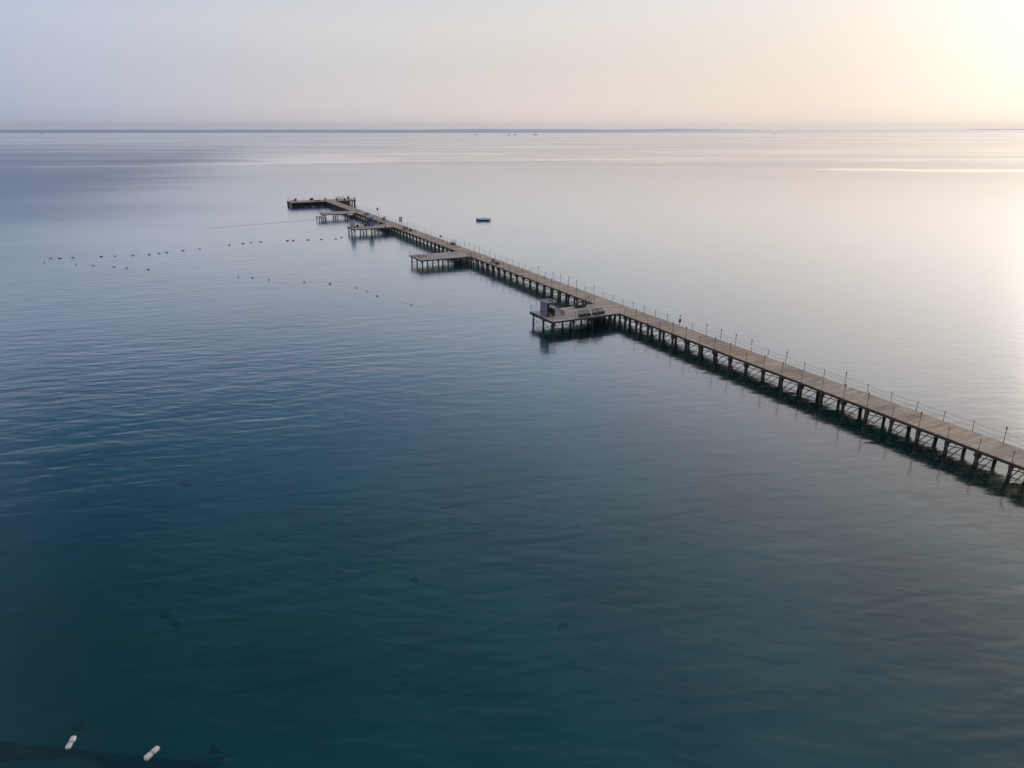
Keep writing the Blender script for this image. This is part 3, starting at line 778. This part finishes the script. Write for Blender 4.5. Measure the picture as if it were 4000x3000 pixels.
ct.scale = (0.85, 0.85, 0.95)
MB().bbox(-0.72, 0.72, -0.55, 0.6, 0.0, 2.2, 0.03).build('body', M_blue, ct)
MB().bbox(-0.76, 0.76, -0.62, 0.64, 2.203, 2.62, 0.03).build('top', M_lblue, ct)
MB().box(-0.79, -0.723, -0.5, 0.55, 0.02, 2.18).build('side_panel', M_brown, ct)
MB().bbox(-0.55, 0.55, -0.585, -0.553, 1.25, 1.75, 0.01).build('sign', M_brown, ct)
MB().bbox(-0.55, 0.55, -0.585, -0.553, 0.2, 1.1, 0.01).build('door', M_lblue, ct)
crate('small square dark box right beside the round grey booth', 51.6, 202.6, 0.6, 0.5, 0.62, M_seat, 0.1)
crate('grey box left of the tall blue cabinet', 54.2, 203.4, 0.75, 0.55, 0.7, M_floatd, 0.0, lid=M_panel)
# folded white parasol-like chair and bag
dt = pthing('deck_chair', 'white deck chair leaning back right of the blue cabinet', 'deck chair', 57.4, 202.4, DECK, R(-70))
m = MB(); m.tube([(-0.3, -0.5, 0.02), (-0.3, 0.55, 1.25)], 0.03, 6); m.tube([(0.3, -0.5, 0.02), (0.3, 0.55, 1.25)], 0.03, 6); m.tube([(-0.3, 0.45, 0.02), (-0.3, -0.2, 0.6)], 0.03, 6); m.tube([(0.3, 0.45, 0.02), (0.3, -0.2, 0.6)], 0.03, 6)
m.tube([(-0.3, 0.55, 1.25), (0.3, 0.55, 1.25)], 0.03, 6); m.build('frame', M_white, dt)
m = MB(); pr = [(-0.35, 0.36), (-0.1, 0.30), (0.15, 0.48), (0.35, 0.85), (0.53, 1.25)]
rg = [[Vector((-0.27, y, z)), Vector((0.27, y, z)), Vector((0.27, y - .015, z + .03)), Vector((-0.27, y - .015, z + .03))] for y, z in pr]
m.loft(rg, sm=True); m.build('sling', M_white, dt)
gt = pthing('bag', 'violet bag on the edge of the third platform, below the white deck chair', 'bag', 58.6, 198.6, DECK)
MB().lathe([(0.12, 0), (0.22, 0.05), (0.24, 0.25), (0.15, 0.40), (0.05, 0.44)], 10).build('body', M_purple, gt)
MB().tube([(-0.1, 0, 0.40), (-0.07, 0, 0.55), (0.07, 0, 0.55), (0.1, 0, 0.40)], 0.015, 5).build('handle', M_black, gt)
lr = pthing('life_ring_stand', 'white ring on a post between the booth and the blue cabinet', 'life ring', 52.9, 204.6, DECK)
MB().tube([(0, 0, 0), (0, 0, 1.2)], 0.03, 6).build('post', M_white, lr)
m = MB(); m.tube([(0.28 * math.cos(2*math.pi*k/16), -0.06, 0.9 + 0.28 * math.sin(2*math.pi*k/16)) for k in range(17)], 0.06, 6); m.build('ring', M_white, lr)
# notice boards, flag
nt_ = pthing('notice_board', 'grey upright notice board on a post at the sunward edge by the third platform', 'notice board', 64.0, 201.3, DECK, R(-35))
MB().tube([(0.42, 0, 0), (0.42, 0, 2.3)], 0.045, 6).build('post', M_black, nt_)
MB().tube([(-0.42, 0, 0.0), (-0.42, 0, 2.3)], 0.02, 6).build('post', M_post, nt_)
MB().bbox(-0.42, 0.38, -0.06, -0.02, 0.85, 2.35, 0.01).build('board', M_panel2, nt_)
for w, s, lab in ((64.3, 76.4, 'small black board hung on a railing post right of the nearest platform'), (64.3, 169.8, 'small black board hung on a railing post between second and third platforms')):
    t = pthing('small_sign', lab, 'sign', w, s, DECK, R(10), 'black boards on the railing')
    MB().bbox(-0.33, 0.12, -0.09, -0.05, 0.45, 0.95, 0.01).build('board', M_black, t)
    MB().box(-0.06, 0.06, -0.048, -0.036, 0.5, 0.9).build('bracket', M_post, t)
ft = pthing('flag', 'dark red flag on a thin pole at the sunward edge before the fourth platform', 'flag', 64.25, 224.5, DECK, 0.2)
MB().tube([(0, 0, 0), (0, 0, 2.9)], 0.03, 6).build('pole', M_white, ft)
m = MB(); rg = []
for k in range(7):
    x = -0.55 * k / 6; y = 0.05 * math.sin(k * 1.1); rg.append([Vector((x, y, 2.85 - 0.03 * k)), Vector((x, y + .012, 2.85 - .03 * k)), Vector((x, y + .012, 2.15 - .06 * k)), Vector((x, y, 2.15 - .06 * k))])
m.loft(rg); m.build('cloth', M_plum, ft)
# fourth platform board
rb = pthing('rescue_board', 'red and white board slanting over the near edge of the fourth platform', 'board', 58.4, 237.3, 1.25, 0.0)
m = MB(); rg = []
for k in range(9):
    x = -0.9 + 1.8 * k / 8; hw = 0.55 * math.sqrt(max(0.02, 1 - (x / 0.95) ** 2))
    rg.append([Vector((x, -hw, 0)), Vector((x, hw, 0.25)), Vector((x, hw, 0.34)), Vector((x, -hw, 0.09))])
m.loft(rg); m.build('hull', M_foam, rb)
MB().box(-0.85, 0.85, 0.45, 0.62, 0.35, 0.45).build('edge_strip', M_red, rb)
# head furniture
gh = 'boxes on the pier head'
crate('long dark slatted box at the seaward edge of the pier head', 56.7, 290.4, 1.35, 0.5, 0.75, M_seat, group=gh)
crate('dark blue box at the left end of the pier head', 50.6, 290.5, 0.7, 0.6, 0.85, M_floatd, 0.2, group=gh)
lounger('cream lounger beside the dark blue box on the pier head', 49.5, 289.3, 0.0, M_cream, M_cream)
lounger('plum coloured lounger at the near edge of the pier head', 57.6, 284.3, 0.0, M_plum, M_plum)
lounger('second plum coloured lounger touching the first on the pier head', 58.0, 285.4, 0.05, M_plum, M_plum)
crate('small dark box on the right arm of the pier head, near its junction', 65.0, 284.2, 0.5, 0.4, 0.9, M_seat, group=gh)
crate('small dark box in the middle of the right arm of the pier head', 68.2, 284.4, 0.5, 0.4, 0.85, M_black, group=gh)
for k, (w, s, lab) in enumerate(((66.9, 290.5, 'leftmost of the pale chairs on the right arm of the pier head'), (68.0, 290.6, 'middle one of the pale chairs on the right arm of the pier head'), (69.1, 290.5, 'rightmost of the pale chairs on the right arm of the pier head'))):
    t = pthing('garden_chair', lab, 'chair', w, s, DECK, 0.3 * k, 'pale chairs on the pier head')
    MB().bbox(-0.25, 0.25, -0.25, 0.25, 0.38, 0.44, 0.01).build('seat', M_cream, t)
    MB().bbox(-0.25, 0.25, 0.20, 0.26, 0.443, 0.95, 0.01).build('backrest', M_cream, t)
    for x in (-.2, .2):
        for y in (-.2, .2): MB().tube([(x * 1.15, y * 1.15, 0), (x, y, 0.378)], 0.025, 5).build('leg', M_cream, t)
crate('dark bin at the back of the right arm of the pier head', 71.0, 289.8, 0.6, 0.6, 0.9, M_black, name='bin', cat='bin')
mt_ = pthing('mooring_post', 'thick dark mooring post on the right end of the pier head', 'mooring post', 72.1, 284.1, 0.0)
MB().tube([(0, 0, BED), (0, 0, 2.5)], 0.22, 8).build('post', M_pile, mt_); MB().tube([(0, 0, 2.503), (0, 0, 2.6)], 0.26, 8).build('cap', M_beam, mt_)
gt2 = pthing('gate', 'dark upright gate panel where the walkway meets the pier head', 'gate', 60.9, 285.4, DECK)
m = MB(); m.box(-0.05, 0.05, -1.3, -1.2, 0, 1.1); m.box(-0.05, 0.05, 1.2, 1.3, 0, 1.1); m.build('post', M_seat, gt2)
m = MB()
for k in range(5): m.box(-0.03, 0.03, -1.197, 1.197, 0.12 + k * 0.21, 0.26 + k * 0.21)
m.build('panel', M_seat, gt2)
nm = pthing('beacon', 'slim beacon pole with a dark lantern at the sunward edge before the pier head', 'beacon', 64.45, 264.5, DECK)
MB().tube([(0, 0, 0), (0, 0, 2.9)], 0.035, 6).build('pole', M_panel, nm)
MB().lathe([(0.10, 2.9), (0.16, 2.95), (0.16, 3.35), (0.05, 3.5)], 8).build('lantern', M_black, nm)

# ---------------------------------------------------------------- speedboat
def hull_ring(x, hw, zk, zs, L_=0):
    return [Vector((x, -hw, zs)), Vector((x, -hw * 0.86, zs * 0.45 + zk * .3)), Vector((x, -hw * 0.5, zk * 0.8)), Vector((x, 0, zk)), Vector((x, hw * 0.5, zk * 0.8)), Vector((x, hw * 0.86, zs * .45 + zk * .3)), Vector((x, hw, zs))]
bp_ = wp(1887, 862)
sb = thing('speedboat', 'small speedboat with pale deck and dark blue hull in open water behind the pier', 'speedboat', bp_, R(184))
secs = [(-2.15, 0.75, -0.2, 0.30), (-1.3, 0.88, -0.25, 0.30), (-0.3, 0.9, -0.25, 0.31), (0.8, 0.78, -0.22, 0.34), (1.6, 0.48, -0.12, 0.38), (2.05, 0.20, 0.05, 0.41), (2.3, 0.03, 0.28, 0.43)]
m = MB(); m.loft([hull_ring(*q) for q in secs]); m.build('hull', M_hulld, sb)
m = MB(); rg = []
for x, hw, zk, zs in secs:
    rg.append([Vector((x, -hw * 1.03, zs + .003)), Vector((x, hw * 1.03, zs + .003)), Vector((x, hw * 0.98, zs + 0.30)), Vector((x, hw * .45, zs + 0.44)), Vector((x, -hw * .45, zs + 0.44)), Vector((x, -hw * 0.98, zs + 0.30))])
m.loft(rg); m.build('deck', M_hullw, sb)
m = MB(); rg = [[Vector((0.70, -0.45, 0.74)), Vector((0.70, 0.45, 0.74)), Vector((0.67, 0.45, 0.76)), Vector((0.67, -0.45, 0.76))], [Vector((0.3, -0.5, 0.96)), Vector((0.3, 0.5, 0.96)), Vector((0.27, 0.5, 0.97)), Vector((0.27, -0.5, 0.97))]]
m.loft(rg); m.build('windscreen', M_glass, sb)
MB().bbox(-1.2, 0.1, -0.36, 0.36, 0.70, 0.78, 0.02).build('cockpit', M_black, sb)
MB().bbox(-1.0, -0.75, -0.33, 0.33, 0.783, 0.95, 0.03).build('seat', M_panel, sb)
om = MB(); om.bbox(-2.45, -2.12, -0.15, 0.15, 0.52, 0.86, 0.05); om.bbox(-2.50, -2.34, -0.06, 0.06, -0.3, 0.515, 0.02); om.build('outboard_motor', M_floatg, sb)

# far-off boats on the horizon
for k, (px, py, ln_, lab) in enumerate(((1857, 527.5, 17, 'leftmost of the tiny dark boats near the middle of the horizon'), (1988, 528.5, 14, 'first of the two tiny close boats below the horizon hills'),
        (2012, 527.5, 15, 'second of the two tiny close boats below the horizon hills'), (2093, 527.5, 30, 'longest of the tiny dark boats below the horizon hills'),
        (160, 521.5, 24, 'lone tiny dark boat near the left end of the horizon'), (3028, 521.5, 20, 'faint tiny boat on the bright right part of the horizon'))):
    t = thing('distant_boat', lab, 'boat', wp(px, py), R(rnd.uniform(-12, 12)), 'tiny boats far out at sea')
    h = ln_ / 2; secs_ = [(-h, ln_ * .09, -0.5, 1.5), (0, ln_ * .11, -0.6, 1.4), (h * .6, ln_ * .09, -0.5, 1.7), (h, 0.1, 0.6, 2.2)]
    m = MB(); m.loft([hull_ring(*q) for q in secs_]); m.build('hull', M_hulld, t)
    m = MB(); m.bbox(-h * .6, h * .15, -ln_ * .07, ln_ * .07, 1.45, 3.4, 0.1); m.build('cabin', M_floatg, t)

# ---------------------------------------------------------------- floats
def small_float(kind, label, p, rz, k=1.0, group=None):
    nm_ = {'w': 'white_buoy', 'd': 'dark_float', 'g': 'grey_float'}[kind]
    t = thing(nm_, label, 'buoy' if kind == 'w' else 'float', p, rz, group)
    mt = {'w': M_foam, 'd': M_floatd, 'g': M_floatg}[kind]
    if kind == 'w':
        MB().lathe([(0.02, -0.22), (0.20, -0.16), (0.29, 0.0), (0.27, 0.16), (0.14, 0.30), (0.05, 0.33)], 12).build('body', mt, t)
        MB().lathe([(0.03, 0.0), (0.05, 0.05), (0.05, 0.12), (0.02, 0.14)], 8, c=(0, 0, 0.332)).build('eye', M_orange, t)
    else:
        M_ = Matrix.Rotation(R(90), 4, 'Y')
        MB().lathe([(0.05, -0.62), (0.14, -0.55), (0.18, -0.30), (0.19, 0.0), (0.18, 0.30), (0.14, 0.55), (0.05, 0.62)], 10, M=Matrix.Translation((0, 0, 0.06)) @ M_).build('body', mt, t)
        MB().lathe([(0.10, 0.0), (0.13, 0.06), (0.10, 0.18), (0.04, 0.24)], 8, c=(0.12, 0, 0.22)).build('knob', M_floatg if kind == 'd' else M_foam, t)
    k *= 0.8 if kind == 'w' else 0.48
    t.scale = (k, k, k)
    return t
z4 = lambda x, y: (100 + x / 2.765, 840 + y / 2.765)
z5 = lambda x, y: (700 + x / 2.212, 850 + y / 2.212)
lineA = [('g', *z4(270, 468)), ('d', *z4(368, 470)), ('g', *z4(513, 460)), ('d', *z4(816, 450)), ('g', *z4(965, 444)), ('g', *z4(1160, 437)), ('d', *z4(1335, 429)),
         ('g', *z4(1440, 414)), ('g', *z4(1525, 405)), ('d', *z4(1700, 385)), ('g', *z4(1880, 365)), ('d', *z5(435, 238)), ('d', *z5(550, 225)), ('d', *z5(620, 216)), ('d', *z5(705, 211)),
         ('d', *z5(935, 201)), ('d', *z5(985, 199)), ('d', *z5(1110, 194)), ('d', *z5(1228, 189)), ('d', *z5(1353, 186)), ('d', *z5(1403, 171))]
lineA2 = [('w', *z4(205, 509)), ('g', *z4(545, 534)), ('g', *z4(730, 546)), ('g', *z4(955, 562)), ('g', *z4(1090, 573)), ('d', *z4(1325, 590))]
lineB = [('w', *z5(512, 512)), ('g', *z5(632, 521)), ('w', *z5(778, 536)), ('w', *z5(1083, 556)), ('d', *z5(1303, 574)), ('d', *z5(1532, 609)), ('d', *z5(1620, 636)), ('d', *z5(1708, 679)), ('w', *z5(2005, 754))]
ordn = ['first', 'second', 'third', 'fourth', 'fifth', 'sixth', 'seventh', 'eighth', 'ninth', 'tenth', 'eleventh', 'twelfth', 'thirteenth', 'fourteenth', 'fifteenth', 'sixteenth', 'seventeenth', 'eighteenth', 'nineteenth', 'twentieth', 'last']
cn = {'w': 'white buoy', 'g': 'grey float', 'd': 'dark float'}
def float_line(items, where, ropelab, group, k=1.0):
    P_ = [wp(x, y) for _, x, y in items]
    for i, ((kd, x, y), p) in enumerate(zip(items, P_)):
        a = P_[max(0, i - 1)]; b = P_[min(len(P_) - 1, i + 1)]; rz = math.atan2(b.y - a.y, b.x - a.x) + rnd.uniform(-.25, .25)
        small_float(kd, '%s, %s from the left in %s' % (cn[kd], ordn[i] if i < len(items) - 1 else 'last', where), p, rz, k * rnd.uniform(0.9, 1.15), group)
    m = MB(); pts = []
    c = P_[0]
    for a, b in zip(P_, P_[1:]):
        for t in range(4):
            q = a.lerp(b, t / 4); side = math.sin(t / 4 * math.pi) * 0.35
            pts.append(q + Vector((0, side, -0.015 + 0.02 * math.sin(t * 2.3 + a.x))) - c)
    pts.append(P_[-1] - c); m.tube(pts, 0.012, 4)
    o = m.build('float_rope', M_floatd, loc=c); tag(o, ropelab, 'rope', 'ropes between floats')
float_line(lineA, 'the long float row reaching the third platform', 'thin dark rope of the long float row that reaches the third platform', 'floats of the long middle row', 1.15)
float_line(lineA2, 'the short far left float row', 'thin dark rope of the short float row at the far left', 'floats of the short left row', 1.1)
float_line(lineB, 'the curved float row before the second platform', 'thin dark rope of the curved float row before the second platform', 'floats of the curved row', 0.95)
# far thin row of tiny floats by the fourth platform
pc = [z5(262 + (1200 - 262) * k / 27, 90 - (90 - 14) * (k / 27) ** 1.12) for k in range(28)]
P_ = [wp(*q) for q in pc]
proto = None
for i, p in enumerate(P_):
    if proto is None:
        proto = small_float('d', 'tiny dark float in the thin straight far row ending at the fourth platform', p, 0.2, 0.62, 'tiny floats of the far thin row'); t = proto
    else:
        t = copy_tree(proto); t.location = p
    t.rotation_euler = (0, 0, rnd.uniform(0, 0.6))
m = MB(); m.tube([q - P_[0] for q in P_], 0.007, 4); tag(m.build('float_rope', M_floatg, loc=P_[0]), 'thin pale rope of the far straight row of tiny floats', 'rope', 'ropes between floats')

# the two big white floats close to the camera
def big_float(label, p, rz, tilt):
    t = thing('foam_float', label, 'float', p, rz, 'big white floats in the foreground')
    Mx = Matrix.Rotation(tilt, 4, 'Y')
    m = MB(); m.bbox(-0.44, -0.035, -0.145, 0.145, -0.10, 0.17, 0.045, M=Mx); m.build('body', M_foam, t)
    m = MB(); m.bbox(0.035, 0.44, -0.145, 0.145, -0.10, 0.17, 0.045, M=Mx); m.build('body', M_foam, t)
    m = MB(); m.bbox(-0.034, 0.034, -0.138, 0.138, -0.09, 0.155, 0.015, M=Mx); m.build('strap', M_floatg, t)
    return t
a, b = wp(571, 2966), wp(616, 2924)
rz2 = math.atan2(b.y - a.y, b.x - a.x)
f2 = (a + b) / 2
a, b = wp(268, 2919), wp(287, 2888)
rz1 = math.atan2(b.y - a.y, b.x - a.x); f1 = (a + b) / 2
big_float('white foam float with a dark strap, left one of two near the bottom left corner', f1, rz1, R(-4)).scale = (0.78, 0.78, 0.78)
big_float('white foam float with a dark strap, right one of two near the bottom left corner', f2, rz2, R(3)).scale = (0.86, 0.86, 0.86)
# the swimming area net that hangs under them
npx = [(-700, 2860), (-350, 2868), (0, 2893), (130, 2912), (275, 2916), (400, 2940), (500, 2950), (594, 2952), (700, 2968), (800, 2962), (900, 2950)]
P_ = [wp(*q) for q in npx]
cc = P_[4].copy(); m = MB(); rg = []
for i in range(len(P_) - 1):
    for t in range(5):
        p = P_[i].lerp(P_[i + 1], t / 5) - cc; k = i + t / 5
        dep = 0.62 + 0.25 * math.sin(k * 1.3) + 0.10 * math.sin(k * 4.1)
        if k > 6.5: dep *= max(0.04, 1 - (k - 6.5) / 3.3)
        back = -0.28 - 0.2 * math.sin(k * 0.9)
        rg.append([Vector((p.x, p.y, -0.06)), Vector((p.x, p.y + 0.03, -0.06)), Vector((p.x + 0.05, p.y + back, -0.06 - dep)), Vector((p.x + 0.05, p.y + back - 0.03, -0.06 - dep))])
m.loft(rg, caps=True); tag(m.build('swim_net', M_net, loc=cc), 'dark sunken net hanging below the two big white floats', 'net')
m = MB(); m.tube([p - cc + Vector((0, 0, -0.03)) for p in P_], 0.018, 5); tag(m.build('float_rope', M_floatd, loc=cc), 'dark rope joining the two big white floats at the bottom left', 'rope', 'ropes between floats')

# ---------------------------------------------------------------- dark coral heads on the seabed
spots = [(723, 1897, 1.0), (2125, 1990, .55), (2257, 2058, .35), (2512, 2113, .6), (1621, 2270, .35), (1320, 2238, .3), (1030, 2255, .35), (645, 2408, .4), (683, 2440, .35),
         (600, 2500, .3), (115, 2550, .45), (303, 2845, .42), (835, 2937, .4), (2200, 2447, .4), (1790, 2500, .4), (2640, 1798, .6), (200, 2010, .7)]
for k, (x, y, r) in enumerate(spots):
    if k in (6, 9, 10, 14, 16): continue
    p = wp(x, y, BED)
    m = MB(); rr = random.Random(k + 50); n = 16; r = 0.12 + r * 0.60; rg = []
    for j, (q, z) in enumerate(((1.0, -0.05), (1.05, 0.1), (0.8, 0.25), (0.35, 0.38))):
        rg.append([Vector((r * 0.55 * q * 1.5 * math.cos(2*math.pi*i/n) * rr.uniform(.55, 1.25), r * 0.55 * q * 0.9 * math.sin(2*math.pi*i/n) * rr.uniform(.7, 1.2), z * (0.6 + r))) for i in range(n)])
    m.loft(rg)
    lab = ['largest sunken dark coral head, left of centre', 'roundest dark sunken coral head near the middle of the picture', 'small sunken coral head just right of and below the round central one', 'flat sunken coral head right of centre',
           'tiny sunken coral head low in the centre', 'faint sunken coral head left of the tiny central one', 'faint small sunken coral head in the left half, under the largest one', 'upper of two tiny coral heads side by side in the lower left',
           'lower of two tiny coral heads side by side in the lower left', 'faint coral head just below the close pair in the lower left', 'faint coral head against the lower left frame edge', 'dark coral head just above the left big white float',
           'dark coral head right of the big white floats at the bottom edge', 'faint coral head in the lower half, right of centre', 'faint coral head below the tiny central one', 'faint coral head right of centre, nearest the pier', 'faint coral head at the left frame edge, above the others there'][k]
    o = m.build('coral_head', M_coral, loc=p); tag(o, lab, 'coral', 'dark coral heads on the seabed')

# ---------------------------------------------------------------- weeds under the shoreward part of the pier
def weed_mat():
    m, nt, b = mat('seaweed'); nd = nt.nodes
    g = nd.new('ShaderNodeNewGeometry'); cr = nd.new('ShaderNodeValToRGB'); ln(nt, g.outputs['Random Per Island'], cr.inputs[0])
    e = cr.color_ramp.elements; e[0].position = 0.30; e[0].color = (0.020, 0.038, 0.018, 1); e[1].position = 0.74; e[1].color = (0.42, 0.36, 0.18, 1)
    q = e.new(0.93); q.color = (0.90, 0.74, 0.46, 1); q = e.new(1.0); q.color = (0.85, 0.82, 0.66, 1)
    ln(nt, cr.outputs[0], b.inputs['Base Color']); b.inputs['Roughness'].default_value = 0.8; b.inputs['Specular IOR Level'].default_value = 0.1
    return m
M_weed = weed_mat()
rr = random.Random(11)
wo_ = PW(61, 50, BED); m = MB()
def weed_leaf(w, s, z, L_, wd, az, up):
    p = PW(w, s, z) - wo_
    d1 = Vector((math.cos(az), math.sin(az), 0)); sd = Vector((-d1.y, d1.x, 0)) * wd
    a = p; b = p + d1 * L_ * .5 + Vector((0, 0, up)); c = p + d1 * L_ + Vector((0, 0, up * .6))
    m.add([a - sd * .3, a + sd * .3, b + sd, b - sd, c], [(0, 1, 2, 3), (3, 2, 4)])
for i in range(26000):
    s = 20 + 75 * rr.random() ** 1.7
    dens = 1.0 if s < 62 else max(0, 1 - (s - 62) / 32)
    if rr.random() > dens: continue
    w = rr.gauss(62.3, 2.2)
    if w < 58.6 or w > 67: continue
    hill = 2.05 * math.exp(-((w - 61.6) / 3.2) ** 2) * (1 if s < 60 else max(.2, 1 - (s - 60) / 40))
    z = BED + hill * rr.uniform(0.55, 1.12)
    weed_leaf(w, s, z, rr.uniform(0.22, 0.62), rr.uniform(0.05, 0.13), rr.uniform(0, 6.28), rr.uniform(0.02, 0.2))
tag(m.build('seaweed', M_weed, loc=wo_), 'tangled green weed on the bottom beneath the shoreward end of the pier', 'seaweed', kind='stuff')
# rubble ridge carrying the weed
m = MB(); nw, ns = 24, 150; vs = []; fs_ = []
for i in range(ns + 1):
    s = 15 + 85 * i / ns
    for j in range(nw + 1):
        w = 55 + 13 * j / nw; fall = (1 if s < 60 else max(0, 1 - (s - 60) / 40))
        z = 1.95 * math.exp(-((w - 61.6) / 3.2) ** 2) * fall * (0.75 + 0.35 * rr.random()) - 0.06
        if j in (0, nw) or i in (0, ns): z = -0.3
        vs.append(PW(w, s, BED + z) - wo_)
for i in range(ns):
    for j in range(nw):
        a = i * (nw + 1) + j; fs_.append((a, a + 1, a + nw + 2, a + nw + 1))
m.add(vs, fs_, 0, False)
M_rub = plain('weedy_rubble', (0.055, 0.062, 0.038), 0.95, 0.5, 1.2, bump=0.5)
tag(m.build('rubble_bank', M_rub, loc=wo_), kind='structure')

# ---------------------------------------------------------------- hills on the horizon
def ridge(name, label, dist, a0, a1, prof, depth=4000):
    m = MB(); n = 80; rg = []
    for i in range(n + 1):
        t = i / n; az = R(a0 + (a1 - a0) * t); h = prof(t); d_ = dist
        dx, dy = math.sin(az), math.cos(az)
        f = lambda dd_, z: Vector((dx * dd_, dy * dd_, z))
        rg.append([f(d_, -20), f(d_ + depth * .25, h * 0.55), f(d_ + depth * .5, h), f(d_ + depth * .8, h * .5), f(d_ + depth, -20)])
    m.loft(rg, closed=True); o = m.build(name, M_hill); tag(o, kind='structure'); return o
def pr1(t):
    e = min(1, t * 5, (1 - t) * 4); return 0.75 * (e ** 0.7) * (150 + 70 * math.sin(t * 7 + 1) + 35 * math.sin(t * 19) + 14 * math.sin(t * 43) + 6 * math.sin(t * 97))
def pr2(t):
    e = min(1, t * 12); return 0.55 * e * (130 + 40 * math.sin(t * 9) + 18 * math.sin(t * 27))
ridge('hills', '', 135000, -6.5, 18.5, pr1)
ridge('hills', '', 120000, 30.5, 47, pr2)

# ---------------------------------------------------------------- haze
HAZE = 0.000006
if HAZE > 0:
    hm = bpy.data.materials.new('haze_air'); hm.use_nodes = True; nt = hm.node_tree
    for n in list(nt.nodes): nt.nodes.remove(n)
    o_ = nt.nodes.new('ShaderNodeOutputMaterial'); pv = nt.nodes.new('ShaderNodeVolumePrincipled')
    pv.inputs['Density'].default_value = HAZE; pv.inputs['Color'].default_value = (0.93, 0.95, 1.0, 1); pv.inputs['Anisotropy'].default_value = 0.45
    nt.links.new(pv.outputs[0], o_.inputs['Volume'])
    HB = 152000
    h_ = MB().box(-HB, HB, -HB, HB, BED - 21, 900).build('haze', hm); tag(h_, kind='stuff')
